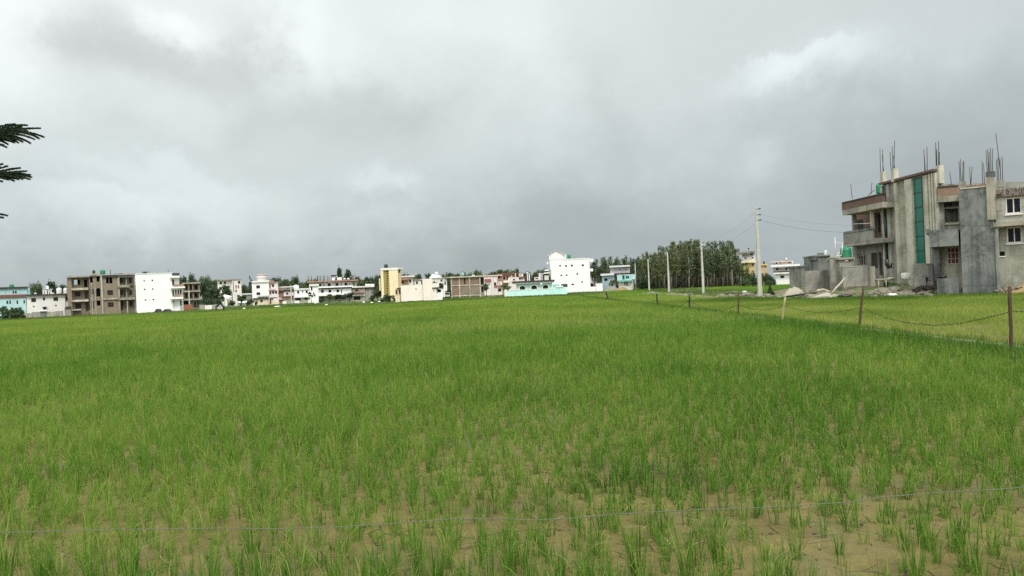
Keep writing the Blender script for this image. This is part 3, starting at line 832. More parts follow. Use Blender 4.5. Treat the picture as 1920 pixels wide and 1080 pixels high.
def crown_np(lobes, n, leaf, seed):
    """lobes: (x, y, z, rx, rz); leaf sprays scattered through each lobe's volume, thicker to the outside"""
    r = np.random.default_rng(seed)
    Lb = np.array(lobes, float); wgt = Lb[:, 3] ** 2 * Lb[:, 4]; k = r.choice(len(Lb), n, p=wgt / wgt.sum())
    d = r.normal(size=(n, 3)); d /= np.linalg.norm(d, axis=1, keepdims=True)
    rad = r.random(n) ** .45 * (1 + .28 * r.normal(size=n) * .5)
    P = Lb[k, :3] + d * rad[:, None] * Lb[k][:, [3, 3, 4]]
    nrm = d + r.normal(size=(n, 3)) * .8; nrm /= np.linalg.norm(nrm, axis=1, keepdims=True)
    a = np.cross(nrm, r.normal(size=(n, 3))); a /= np.linalg.norm(a, axis=1, keepdims=True); b = np.cross(nrm, a)
    s = leaf * r.uniform(.55, 1.3, n)
    a = a * s[:, None]; b = b * (s * r.uniform(.35, .7, n))[:, None]; bend = nrm * (s * .2)[:, None]
    V = np.stack([P - a - bend, P - b * .9 + bend * .3, P + a - bend, P + b + bend * .3], 1).reshape(-1, 3)
    lobe_t = r.uniform(-.22, .22, len(Lb))[k]
    tint = np.clip(.42 + lobe_t + r.normal(0, .16, n), 0, 1)
    return V, np.arange(n * 4).reshape(n, 4), np.repeat(tint, 4)

TREE_KINDS = {}
def tree_meshes(kind, var):
    """unit meshes: height 1, crown about 1 x width"""
    key = (kind, var)
    if key in TREE_KINDS: return TREE_KINDS[key]
    r = random.Random(hash(kind) % 1000 * 0 + sum(map(ord, kind)) * 7 + var)
    lob = []; tb = MB()
    if kind == "round":
        for i in range(11):
            a = r.uniform(0, 6.28); q = r.uniform(.05, .34); z = r.uniform(.40, .86)
            q *= 1 - abs(z - .58) * .8
            lob.append((q * math.cos(a), q * math.sin(a), z, r.uniform(.10, .19), r.uniform(.09, .15)))
        lob.append((0, 0, .66, .22, .22)); n, leaf = 620, .050
        tb.tube([(0, 0, -.03), (.01, 0, .2), (0, .01, .45), (.01, 0, .72)], [.034, .026, .02, .006], 7)
        for l in lob[:7]: tb.tube([(0, 0, .28), (l[0] * .5, l[1] * .5, .28 + (l[2] - .28) * .6), l[:3]], [.014, .009, .003], 5, False)
    elif kind == "slim":                      # tall plantation tree on a bare pale stem
        z = (.30, .44, .36, .48, .40)[var] + r.uniform(-.03, .03)
        while z < .99:
            q = r.uniform(.0, .085) * (1.12 - z); a = r.uniform(0, 6.28)
            lob.append((q * math.cos(a), q * math.sin(a), z, r.uniform(.035, .075) * (1.28 - .75 * z), r.uniform(.03, .055))); z += r.uniform(.02, .05)
        for _ in range(5):
            a = r.uniform(0, 6.28); lob.append((.05 * math.cos(a), .05 * math.sin(a), r.uniform(.3, .6), .03, .03))
        n, leaf = 640, .017
        b_ = r.uniform(-.03, .03)
        tb.tube([(0, 0, -.03), (b_ * .4, 0, .25), (b_, b_ * .4, .5), (b_ * .6, 0, .75), (0, 0, .95)], [.0125, .0105, .0085, .006, .002], 6)
        for l in lob[::2]: tb.tube([(b_ * .6, 0, l[2] - .06), l[:3]], [.004, .0015], 4, False)
    elif kind == "bush":
        for i in range(9):
            a = r.uniform(0, 6.28); q = r.uniform(.0, .42)
            lob.append((q * math.cos(a), q * math.sin(a), r.uniform(.22, .72) * (1 - q * .6), r.uniform(.16, .3), r.uniform(.16, .3)))
        n, leaf = 460, .085
        tb.tube([(0, 0, -.05), (.02, 0, .3), (0, .02, .5)], [.04, .03, .01], 6)
        for l in lob[:5]: tb.tube([(0, 0, .1), l[:3]], [.02, .006], 5, False)
    elif kind == "conifer":
        z = .14
        while z < .98:
            for q in range(4):
                a = r.uniform(0, 6.28); w_ = .26 * (1.02 - z)
                lob.append((w_ * .6 * math.cos(a), w_ * .6 * math.sin(a), z, w_ * .55 + .02, .05))
            z += .075
        n, leaf = 520, .05
        tb.tube([(0, 0, -.05), (0, 0, .97)], [.025, .004], 6)
    else:                                     # palm-like / airy
        for i in range(14):
            a = r.uniform(0, 6.28); q = r.uniform(.1, .36)
            lob.append((q * math.cos(a), q * math.sin(a), .62 + r.uniform(-.12, .3) * (1.2 - q), .085, .06))
        n, leaf = 330, .055
        tb.tube([(0, 0, -.03), (.02, 0, .3), (0, 0, .6)], [.028, .022, .014], 6)
        for l in lob: tb.tube([(0, 0, .5), l[:3]], [.008, .003], 4, False)
    V, Q, ti = crown_np(lob, n, leaf, var * 13 + len(kind))
    co = np_mesh("crown", V, quads=Q, attrs={"tint": ti}); to = tb.build("trunk", None)
    res = (co.data, to.data)
    for o in (co, to): bpy.data.objects.remove(o)
    TREE_KINDS[key] = res
    return res
NTREE = [0]
def tree(px, py_top, D, wpx, kind, label, group, base=0.0, leaf=None, bark=None, name=None, cat=None):
    """a tree by where its top shows; wpx is the crown's width"""
    tp = at(px, py_top, D); H = tp.z - base
    NTREE[0] += 1
    cm, tm = tree_meshes(kind, NTREE[0] % 5)
    key = (kind, NTREE[0] % 5, leaf.name if leaf else "", bark.name if bark else "")
    nat = {"round": .76, "slim": .17, "bush": 1.1, "conifer": .42, "airy": .85}[kind]
    W = wpx / FPX * D / nat
    r = empty(name or ("shrub" if kind == "bush" else "tree"), (tp.x - .0, D, base), label, cat or ("shrub" if kind == "bush" else "tree"), group)
    for nm, me, mt in (("crown", cm, leaf or M_LEAF), ("trunk", tm, bark or M_TRUNKD)):
        k2 = (key, nm)
        if k2 not in TREE_KINDS:
            m2 = me.copy(); m2.materials.clear(); m2.materials.append(mt); TREE_KINDS[k2] = m2
        o = bpy.data.objects.new(nm, TREE_KINDS[k2]); C.objects.link(o); o.parent = r
    r.scale = (W, W, H); r.rotation_euler = (0, 0, RND.uniform(0, 6.28))
    return r
G1 = "hazy trees behind the houses"
for (px, py, w_, D, kind, lb) in [
    (70, 525, 24, 270, "round", "grey-green round tree behind the white two-storey house, nearest the cyan house"),
    (98, 523, 20, 275, "round", "grey-green tree rising over the roof clutter of the white house"),
    (116, 526, 18, 275, "round", "darker round tree between the white house and the brown unfinished block"),
    (346, 512, 26, 215, "round", "dark tree rising just past the white slab house"), (361, 512, 17, 220, "round", "dark pointed tree second past the white slab house"),
    (379, 517, 20, 205, "round", "tall dark tree beside the unfinished concrete block"), (394, 530, 26, 200, "round", "broad dark tree between the concrete block and the cream flats"),
    (407, 536, 24, 198, "round", "low dark tree touching the cream flats"), (426, 531, 26, 238, "round", "dark tree hiding the cream flats' middle"),
    (455, 535, 16, 280, "round", "grey tree in the gap before the pink-topped house"), (467, 534, 12, 285, "round", "small grey tree touching the pink-topped house"),
    (471, 516, 12, 262, "airy", "thin roof-high tree at the pink-topped house's corner"), (510, 519, 14, 290, "round", "grey tree behind the pink-topped house"),
    (537, 521, 18, 300, "round", "grey-green tree over the brick-red row house"), (551, 517, 20, 300, "round", "highest grey-green tree over the low white row"), (569, 528, 14, 290, "round", "small tree by the end of the low white row"),
    (637, 497, 17, 262, "round", "tall dark tree over the long house's roof, narrower of two"), (651, 496, 22, 265, "round", "tall dark tree over the long house's roof, broader of two"),
    (688, 515, 24, 300, "round", "dark tree left of the yellow tower house"), (704, 517, 18, 300, "round", "grey tree touching the yellow tower house"),
    (757, 505, 16, 300, "round", "tree behind the yellow tower's back rooms"), (766, 511, 14, 305, "round", "low tree behind the orange house"),
    (786, 508, 18, 330, "round", "round grey tree over the cream house"), (801, 509, 17, 335, "round", "second round grey tree over the cream house"), (815, 513, 12, 330, "round", "small grey tree over the tiny white house"),
    (829, 509, 17, 340, "round", "grey tree above the hill-roofed white house"), (843, 508, 14, 340, "round", "grey tree over the gap beside the brick shell"), (858, 507, 16, 330, "round", "grey tree over the brick shell's first bay"),
    (872, 506, 17, 330, "round", "grey tree over the brick shell's middle bay"), (893, 506, 14, 335, "round", "pointed grey tree over the brick shell's last bay"), (908, 511, 14, 340, "round", "low grey tree past the brick shell"),
    (925, 506, 14, 330, "round", "blue-green pointed tree over the pink house"), (943, 508, 16, 345, "round", "dome-shaped tree over the terracotta houses"), (959, 510, 14, 350, "round", "low tree over the terracotta terrace"),
    (968, 502, 11, 330, "round", "tallest slender tree over the terracotta terrace"), (981, 507, 12, 345, "round", "tree between two roof tanks"), (992, 508, 11, 345, "round", "small tree behind the pillar house"),
    (1003, 505, 18, 300, "round", "grey-green tree over the cyan bungalow"), (1013, 505, 17, 300, "round", "grey-green tree next to the white gabled house"), (1022, 503, 12, 320, "round", "tree touching the white gabled house"),
]: tree(px, py, D, w_, kind, lb, G1)
G2 = "dark trees and shrubs between the far houses"
for (px, py, w_, D, kind, lb) in [
    (655, 545, 24, 228, "round", "dark tree before the long house's end bay"), (637, 551, 24, 226, "round", "spreading tree before the long house's middle"), (617, 549, 20, 226, "round", "green tree before the long house, beside the little white tower"),
    (604, 557, 15, 226, "bush", "dark shrub at the little white tower"), (583, 545, 16, 228, "airy", "thin leafy tree before the little white tower"), (708, 540, 24, 196, "round", "dark leafy tree between grey house and yellow tower"),
    (699, 552, 18, 196, "bush", "dark shrub at the grey house's end wall"), (727, 549, 26, 165, "bush", "big dark shrub at the foot of the yellow tower"), (741, 556, 18, 160, "bush", "shrub before the cream house's side window"),
    (717, 556, 20, 164, "bush", "low shrub left of the yellow tower's foot"), (815, 521, 17, 185, "round", "dark tree behind the cream house's white end"), (826, 528, 14, 180, "round", "dark tree in the gap past the cream house"),
    (841, 538, 12, 200, "bush", "dark shrub beside the brick shell"), (911, 529, 16, 188, "round", "dark tree at the brick shell's far end"), (947, 532, 22, 182, "round", "yellowish tree before the cyan bungalow's wall"),
    (961, 540, 16, 178, "bush", "dark shrub at the end of the cyan bungalow"), (953, 543, 14, 178, "bush", "small dark shrub behind the cyan wall"),
    (434, 560, 18, 225, "bush", "shrub before the cream flats' shed"), (452, 552, 26, 226, "round", "dark tree in the gap before the pink-topped house"), (467, 557, 18, 225, "bush", "shrub before the pink-topped house's yard"), (395, 553, 26, 192, "bush", "dark shrub mass before the tall dark trees"),
    (380, 558, 24, 190, "bush", "dark shrub beside the red brick wall"), (410, 556, 20, 194, "bush", "dark shrub before the white canvas shelter"), (481, 562, 8, 226, "bush", "small shrub before the cream yard house"),
    (1148, 524, 14, 205, "round", "green tree in front of the cyan house's bluish wing"), (1022, 536, 8, 172, "bush", "small shrub behind the cyan wall by the white house"),
]: tree(px, py, D, w_, kind, lb, G2, leaf=(M_LEAFY if "yellowish" in lb or "green tree" in lb else None))
G3 = "shrubs at the field's edge by the cyan house"
for i, (px, py, w_, D) in enumerate([(6, 570, 26, 152), (20, 573, 24, 151), (33, 570, 22, 151.5), (44, 577, 14, 151), (-12, 571, 26, 152), (12, 581, 26, 149), (30, 583, 26, 149), (42, 588, 12, 149)]):
    tree(px, py, D, w_, "bush", "dense dark green shrub in the hedge before the cyan house", G3)
# the grove: slim plantation trees, the front ranks with visible pale stems
prof_x = [1108, 1118, 1135, 1165, 1180, 1200, 1215, 1232, 1245, 1265, 1290, 1320, 1350, 1366, 1378, 1395, 1416]
prof_y = [494, 487, 480, 480, 478, 478, 479, 472, 467, 461, 457, 459, 457, 453, 467, 490, 508]
G4, G5, G6 = "slim trees of the tall grove", "trees behind the cyan house", "slim trees thinning out at the grove's end"
r9 = random.Random(4)
for i in range(125):
    px = 1204 + (1376 - 1204) * ((i * .6180339) % 1) + r9.uniform(-2, 2)
    rank = r9.random(); D = 176 + 44 * rank
    py = np.interp(px, prof_x, prof_y) + r9.choice((-9, -4, 1, 6, 12, 20)) + r9.uniform(-2, 3) + (1 - rank) * 4
    if px < 1222: D += 15
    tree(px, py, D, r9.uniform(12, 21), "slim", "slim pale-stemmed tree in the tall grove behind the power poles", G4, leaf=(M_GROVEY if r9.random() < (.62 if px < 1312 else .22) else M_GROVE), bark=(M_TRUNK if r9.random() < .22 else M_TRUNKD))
for i in range(26):
    px = 1110 + 98 * ((i * .6180339) % 1); D = 228 + 40 * r9.random()
    py = np.interp(px, prof_x, prof_y) + r9.uniform(-1, 9)
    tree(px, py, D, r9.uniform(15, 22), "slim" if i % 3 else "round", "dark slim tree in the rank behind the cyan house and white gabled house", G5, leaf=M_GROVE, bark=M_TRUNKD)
for i, (px, py) in enumerate([(1371, 452), (1374, 460), (1378, 466), (1381, 473), (1384, 479), (1387, 486), (1391, 493), (1376, 484)]):
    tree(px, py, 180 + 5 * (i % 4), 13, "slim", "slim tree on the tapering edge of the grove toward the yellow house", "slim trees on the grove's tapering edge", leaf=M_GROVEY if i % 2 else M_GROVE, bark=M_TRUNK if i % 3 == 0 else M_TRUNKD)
for px, py, D, w_, lb in [(1388, 484, 172, 16, "slim tree before the yellow house, next to the grove"), (1400, 492, 170, 15, "slim tree with pale stem before the yellow house's middle"), (1397, 505, 180, 14, "short slim tree under the yellow house"), (1411, 506, 176, 14, "short slim tree between the yellow house and the tall pole")]:
    tree(px, py, D, w_, "slim", lb, G6, leaf=M_LEAFY, bark=M_TRUNK)
G7 = "dark undergrowth before the grove"
for i in range(13):
    px = 1196 + i * 3.3 + r9.uniform(-2, 2); tree(px, r9.uniform(508, 527), 176 + r9.uniform(0, 10), r9.uniform(14, 20), "bush", "dark shrub in the shade at the low end of the grove", G7)
for i in range(20):
    px = 1250 + i * 8.8 + r9.uniform(-4, 4); tree(px, r9.uniform(527, 534), 212 + r9.uniform(0, 14), r9.uniform(14, 22), "bush", "dark undergrowth shrub among the stems of the grove", "undergrowth among the grove's stems")
G8 = "shrubs between the tall pole and the pink house"
for px, py, w_, D, lb in [(1396, 519, 22, 166, "dark shrub under the slim trees by the yellow house"), (1412, 515, 20, 160, "dark shrub just before the tall pole"), (1424, 522, 14, 158, "dark shrub behind the tall pole"), (1436, 506, 24, 165, "large dark shrub past the tall pole"), (1448, 512, 22, 163, "dark shrub touching the pink house"), (1442, 520, 20, 160, "low dark shrub before the pink house's corner"), (1428, 508, 16, 170, "dark shrub under the small orange house")]:
    tree(px, py, D, w_, "bush", lb, G8)
b_ = at(1444, 551, 66)
tree(1443, 529, 66, 12, "conifer", "small dark conical sapling beside the tall pole", None, base=lz(b_.x, 66) - .05, leaf=M_LEAF, cat="sapling", name="sapling")
for px, pyt, D, w_, lb in [(1446, 543, 65.5, 14, "low shrub at the foot of the dark sapling"), (1419, 545, 66, 10, "little dark shrub leaning on the tall pole"), (1372, 546, 76, 26, "low spreading weed bush on the track, left of the tall pole"), (1358, 549, 80, 18, "low weed bush on the track between the two nearest poles"), (1722, 541, 52, 13, "leafy weed clump on the bank before the curved house"), (1662, 525, 56.5, 12, "dark weed clump by the wooden bench frame")]:
    p = at(px, 545, D); tree(px, pyt, D, w_, "bush", lb, "weed bushes on the bank and track", base=lz(p.x, D) - .08, leaf=M_LEAFY if "weed bush" in lb else M_LEAF)

# the continuous tree line far behind the roofs; greyer leaf colour gives its haze
G9 = "far tree line beyond the roofs"
for i in range(120):
    px = -25 + i * 9.0 + r9.uniform(-4, 4)
    if px > 1034: break
    y_ = 541 + .0424 * (960 - px)
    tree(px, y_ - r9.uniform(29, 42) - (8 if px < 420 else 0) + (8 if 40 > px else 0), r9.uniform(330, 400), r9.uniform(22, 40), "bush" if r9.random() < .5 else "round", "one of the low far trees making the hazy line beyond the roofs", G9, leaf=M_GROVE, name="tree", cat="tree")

for i in range(24):
    px = 1212 + i * 7.4 + r9.uniform(-3, 3); tree(px, r9.uniform(502, 512), 238 + r9.uniform(0, 14), r9.uniform(20, 30), "bush", "tall dark thicket closing the view behind the grove's stems", "thicket behind the grove")
for px, py, w_, lb in [(1391, 507, 16, "dark shrub hiding the yellow house's foot, nearest the grove"), (1401, 505, 18, "dark shrub hiding the middle of the yellow house's foot"), (1411, 505, 16, "dark shrub hiding the yellow house's foot, nearest the tall pole"), (1419, 508, 12, "narrow dark shrub between the yellow house and the tall pole")]:
    tree(px, py, 180, w_, "bush", lb, "shrubs at the yellow house's foot")
# ------------------------------------------------------------------ house builder
M_GLASS = plain("dark window pane", (.012, .014, .016), .12, 0, .1)
M_GLASS.node_tree.nodes["Principled BSDF"].inputs["Specular IOR Level"].default_value = .12
M_DARKIN = plaster("shaded room wall", (.10, .09, .08), .4, .2)  # shade of the room insides is put into this dark colour
M_FRAMEW = plain("white window frame", (.66, .62, .58), .6, 0, .15)
M_FRAMED = plain("dark timber frame", (.06, .042, .03), .7, 0, .3)
M_GRILLE = plain("red painted window grille", (.13, .03, .025), .6, 0, .3)
M_DOOR = plain("dark door", (.05, .035, .028), .7, 0, .3)
class Bld:
    def __init__(s, name, label, cat, px, D, yaw=None, base=0.0, group=None):
        d = ray(px, 541); X = d[0] * D
        s.O = Vector((X, D, 0)); s.base = base
        a = -math.atan2(X, D) if yaw is None else math.radians(yaw)
        s.setf(s.O, a)
        s.root = empty(name, (X, D, base), label, cat, group); s.acc = {}
        s.off = (X, D, base)
    def setf(s, O, a):
        s.O = Vector((O[0], O[1], 0)); s.eu = Vector((math.cos(a), math.sin(a), 0)); s.nb = Vector((-math.sin(a), math.cos(a), 0))
    def frame(s, px, D, yaw):
        d = ray(px, 541); s.setf((d[0] * D, D), math.radians(yaw)); return s
    def pt(s, px, py, y=0.0):
        d = Vector(ray(px, py)); Cc = Vector((0, 0, HC))
        t_ = (y + (s.O - Cc).dot(s.nb)) / d.dot(s.nb)
        p = Cc + d * t_
        return (p - s.O).dot(s.eu), p.z
    def rect(s, r, y=0.0):
        x0, y0, x1, y1 = r; mx, my = (x0 + x1) / 2, (y0 + (y1 if y1 is not None else y0 + 20)) / 2
        return s.pt(x0, my, y)[0], s.pt(x1, my, y)[0], (s.base - .5 if y1 is None else s.pt(mx, y1, y)[1]), s.pt(mx, y0, y)[1]
    def P(s, u, y, z):
        p = s.O + s.eu * u + s.nb * y
        return (p.x, p.y, z)
    def mb(s, part, mat, own=0):
        k = (part, mat.name, own)
        if k not in s.acc: s.acc[k] = (MB(), mat)
        return s.acc[k][0]
    def bx(s, m, u0, u1, ya, yb, z0, z1):
        m.box8([s.P(u0, ya, z0), s.P(u1, ya, z0), s.P(u1, yb, z0), s.P(u0, yb, z0), s.P(u0, ya, z1), s.P(u1, ya, z1), s.P(u1, yb, z1), s.P(u0, yb, z1)])
    def slab(s, part, mat, r, ya, yb, own=False):
        """a box whose front face fills the view rectangle r at offset ya"""
        u0, u1, z0, z1 = s.rect(r, ya)
        if own:
            m = MB(); s.bx(m, u0, u1, ya, yb, z0, z1); return m.build(part, mat, s.root, s.off)
        s.bx(s.mb(part, mat, r), u0, u1, ya, yb, z0, z1)
    def rod(s, px0, py0, px1, py1, y, r, mat, part="rebar"):
        u0, z0 = s.pt(px0, py0, y); u1, z1 = s.pt(px1, py1, y)
        m = MB(); m.tube([s.P(u0, y, z0), s.P((u0 + u1) / 2 + RND.uniform(-.02, .02), y, (z0 + z1) / 2), s.P(u1, y, z1)], r, 5)
        return m.build(part, mat, s.root, s.off)
    def window(s, uz, y, deep, frame, pane, nv=1, nh=0, fw=None, part="window", sill=None):
        u0, u1, z0, z1 = uz
        if fw is None: fw = min(.09, (u1 - u0) * .12) + .03
        m = MB(); ya, yb = y + deep - .07, y + deep - .01
        s.bx(m, u0, u0 + fw, ya, yb, z0, z1); s.bx(m, u1 - fw, u1, ya, yb, z0, z1)
        s.bx(m, u0 + fw, u1 - fw, ya, yb, z0, z0 + fw); s.bx(m, u0 + fw, u1 - fw, ya, yb, z1 - fw, z1)
        for i in range(nv):
            c = u0 + (u1 - u0) * (i + 1) / (nv + 1); s.bx(m, c - fw * .4, c + fw * .4, ya, yb, z0 + fw, z1 - fw)
        for i in range(nh):
            c = z0 + (z1 - z0) * (i + 1) / (nh + 1); s.bx(m, u0 + fw, u1 - fw, ya + .012, yb - .012, c - fw * .35, c + fw * .35)
        f = m.build(part, frame, s.root, s.off)
        m = MB(); s.bx(m, u0 + .01, u1 - .01, y + deep - .03, y + deep - .02, z0 + .01, z1 - .01)
        m.build("pane" if part == "window" else "leaf", pane, f, s.off)
        if sill:
            m = MB(); s.bx(m, u0 - .08, u1 + .08, y - .10, y - .003, z0 - .10, z0 - .01); m.build("sill", sill, f, s.off)
        return f
    def facade(s, part, mat, r, y=0.0, depth=6.0, holes=(), sides=True, top=True):
        u0, u1, z0, z1 = s.rect(r, y); m = s.mb(part, mat)
        H = []
        for h in holes:
            a = s.rect(h[1:5], y); a = (max(a[0], u0 + .02), min(a[1], u1 - .02), max(a[2], z0 + .3), min(a[3], z1 - .02))
            if a[1] - a[0] > .05 and a[3] - a[2] > .05: H.append((a, h[0], h[5] if len(h) > 5 else {}))
        us = sorted({u0, u1, *[q for a, _, _ in H for q in a[:2]]}); zs = sorted({z0, z1, *[q for a, _, _ in H for q in a[2:]]})
        for i in range(len(us) - 1):
            run = None
            for j in range(len(zs) - 1):
                cu, cz = (us[i] + us[i + 1]) / 2, (zs[j] + zs[j + 1]) / 2
                inside = any(a[0] < cu < a[1] and a[2] < cz < a[3] for a, _, _ in H)
                if not inside:
                    m.poly([s.P(us[i], y, zs[j]), s.P(us[i + 1], y, zs[j]), s.P(us[i + 1], y, zs[j + 1]), s.P(us[i], y, zs[j + 1])])
        for a, kind, op in H:
            q = {"w": .14, "d": .16, "room": 2.4, "vent": .25, "loggia": 1.3}[kind]; q = op.get("deep", q)
            a0, a1, b0, b1 = a
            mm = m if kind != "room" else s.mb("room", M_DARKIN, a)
            for quad in (((a0, y, b0), (a0, y, b1), (a0, y + q, b1), (a0, y + q, b0)), ((a1, y, b1), (a1, y, b0), (a1, y + q, b0), (a1, y + q, b1)),
                         ((a0, y, b1), (a1, y, b1), (a1, y + q, b1), (a0, y + q, b1)), ((a1, y, b0), (a0, y, b0), (a0, y + q, b0), (a1, y + q, b0))):
                mm.poly([s.P(*p) for p in quad])
            if op.get("arch"):
                cu = (a0 + a1) / 2; hw = (a1 - a0) / 2; rise = min(hw, (b1 - b0) * .45)
                arc = [(cu - hw * math.cos(k / 10 * math.pi), b1 - rise + rise * math.sin(k / 10 * math.pi)) for k in range(11)]
                for part_ in (arc[:6], arc[5:]):
                    cor = (a0, b1) if part_[0][0] < cu - 1e-6 else (a1, b1)
                    for k in range(len(part_) - 1):
                        m.poly([s.P(cor[0], y, cor[1]), s.P(part_[k][0], y, part_[k][1]), s.P(part_[k + 1][0], y, part_[k + 1][1])])
                        m.poly([s.P(part_[k][0], y, part_[k][1]), s.P(part_[k][0], y + q, part_[k][1]), s.P(part_[k + 1][0], y + q, part_[k + 1][1]), s.P(part_[k + 1][0], y, part_[k + 1][1])])
            if kind == "w":
                s.window(a, y, q, op.get("frame", M_FRAMEW), op.get("pane", M_GLASS), op.get("nv", 1), op.get("nh", 0), op.get("fw"), sill=op.get("sill"))
            elif kind == "d":
                s.window(a, y, q, op.get("frame", M_FRAMED), op.get("pane", M_DOOR), op.get("nv", 0), 0, part="door")
            elif kind in ("room", "loggia"):
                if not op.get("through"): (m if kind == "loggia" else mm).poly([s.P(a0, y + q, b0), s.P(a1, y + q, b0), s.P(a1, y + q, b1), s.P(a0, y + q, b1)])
            else:
                s.mb("vent", M_GLASS, a).poly([s.P(a0, y + q * .8, b0), s.P(a1, y + q * .8, b0), s.P(a1, y + q * .8, b1), s.P(a0, y + q * .8, b1)])
        if sides:
            m.poly([s.P(u0, y, z0), s.P(u0, y, z1), s.P(u0, y + depth, z1), s.P(u0, y + depth, z0)])
            m.poly([s.P(u1, y, z1), s.P(u1, y, z0), s.P(u1, y + depth, z0), s.P(u1, y + depth, z1)])
        if not any(o.get("through") for _, _, o in H): m.poly([s.P(u1, y + depth, z0), s.P(u0, y + depth, z0), s.P(u0, y + depth, z1), s.P(u1, y + depth, z1)])
        if top: m.poly([s.P(u0, y, z1), s.P(u1, y, z1), s.P(u1, y + depth, z1), s.P(u0, y + depth, z1)])
        return (u0, u1, z0, z1)
    def done(s):
        for (part, _, _), (m, mat) in s.acc.items():
            if m.f: m.build(part, mat, s.root, s.off)
        s.acc = {}
        return s.root

def tank(px, y0, y1, D, wpx, mat, label, group="roof water tanks"):
    """ribbed roof water tank standing upright"""
    b = at(px, y1, D); H = at(px, y0, D).z - b.z; r = wpx / 2 / FPX * D
    root = empty("water_tank", b, label, "water tank", group)
    prof = [(r * .9, -.05 * H), (r, 0.02 * H)]
    for k in range(4):
        z = .06 + k * .17; prof += [(r, z * H), (r * 1.03, (z + .02) * H), (r * 1.03, (z + .06) * H), (r, (z + .08) * H)]
    prof += [(r, .76 * H), (r * .85, .86 * H), (r * .4, .91 * H)]
    mb = MB(); mb.lathe(prof, n=18); mb.build("barrel", mat, root)
    mb = MB(); mb.lathe([(r * .36, .90 * H), (r * .36, .98 * H), (r * .3, 1.0 * H)], n=14); mb.build("lid", mat, root)
    return root
M_TGREEN = plain("green tank plastic", (.012, .20, .085), .4, 0, .2, 3)
M_TBLACK = plain("black tank plastic", (.015, .015, .016), .45, 0, .2, 3)
M_TWHITE = plain("white tank plastic", (.72, .72, .70), .45, 0, .15, 3)

# ------------------------------------------------------------------ materials of the houses
CEM_D = plaster("dark wet cement", (.19, .20, .185), .95, .85, dark=(.045, .05, .05), sc=1.3, joints=2.0)
CEM_M = plaster("grey cement", (.29, .278, .235), .75, .75, dark=(.085, .08, .068), sc=1.2)
CEM_L = plaster("pale cement", (.36, .33, .26), .7, .75, dark=(.13, .115, .085), sc=1.2)
CEM_LW = plaster("fresh cement", (.35, .343, .285), .75, .7, dark=(.15, .145, .10), sc=1.1, joints=1.7)
RIB = plaster("pale lime render", (.52, .49, .40), .6, .75, dark=(.20, .18, .125), sc=1.2)
BRK_D = brick("weathered brick", (.13, .06, .042), (.17, .085, .06), (.17, .15, .13), .4)
BRK_R = brick("raw brick", (.20, .115, .07), (.27, .155, .10), (.28, .23, .17), .35)
BRK_G = brick("washed brick", (.20, .155, .105), (.26, .205, .145), (.28, .24, .18), .4)
BRK_O = brick("red boundary brick", (.30, .10, .055), (.34, .13, .07), (.28, .16, .11), .2)
def paint(nm, c, stain=.12, streak=.18): return plaster(nm, c, stain, streak, dark=tuple(q * .45 for q in c))
WHITE = paint("white wall paint", (.80, .79, .77), .08, .12); WHITE2 = paint("white lime wash", (.74, .71, .66), .15, .25)
CREAM = paint("cream pink wall paint", (.76, .68, .59), .1, .12); YELLOW = paint("pale yellow wall paint", (.76, .65, .42), .1, .12)
YELLOWD = paint("ochre wall paint", (.34, .25, .09), .2, .2); YELL2 = paint("warm yellow wall paint", (.66, .48, .22), .12, .2)
CYAN = paint("pale cyan wall paint", (.42, .60, .60), .15, .2); CYAN2 = paint("cyan wall paint", (.36, .55, .56), .15, .2); AQUA = paint("light aqua wall paint", (.50, .74, .68), .1, .2)
PINK = paint("pink wall paint", (.60, .46, .42), .15, .2); PINKL = paint("pale pink wall paint", (.71, .64, .61), .12, .2); TERRA = paint("terracotta wall paint", (.33, .20, .145), .2, .25)
ORANGE = paint("orange wall paint", (.56, .42, .27), .15, .25); RED = paint("crimson wall paint", (.34, .10, .10), .15, .2); BLUEG = paint("blue grey wall paint", (.30, .38, .42), .2, .2)
MAUVE = paint("mauve wall paint", (.42, .37, .42), .12, .2); ROOFR = plain("rust red roof sheet", (.20, .075, .06), .8, 0, .4, 2); ROOFD = plain("dark roof edge", (.05, .042, .04), .85, 0, .3, 2)
GREENB = paint("sea green wall paint", (.20, .46, .38), .15, .2); LIMEY = paint("pale yellow yard paint", (.68, .58, .42), .2, .3); TIN = plain("white tin sheet", (.70, .70, .68), .5, .1, .2, 2)
M_REBAR = plain("rusty reinforcing rod", (.10, .075, .06), .8, .3, .4, 20)
# ------------------------------------------------------------------ the big unfinished house with the green glazing
GREEN_GL = plain("green glazing film", (.012, .13, .095), .25, 0, .15, 1.2)
GREEN_DK = plain("dark green glazing", (.02, .055, .048), .2, 0, .2, 1.2)
M_SLATE = plain("dark green frame bar", (.01, .05, .038), .5)
h = Bld("concrete_house", "big unfinished pale concrete house with tall green glazed strip and rooftop rods", "house", 1655, 60.5, -86.5, base=1.0)
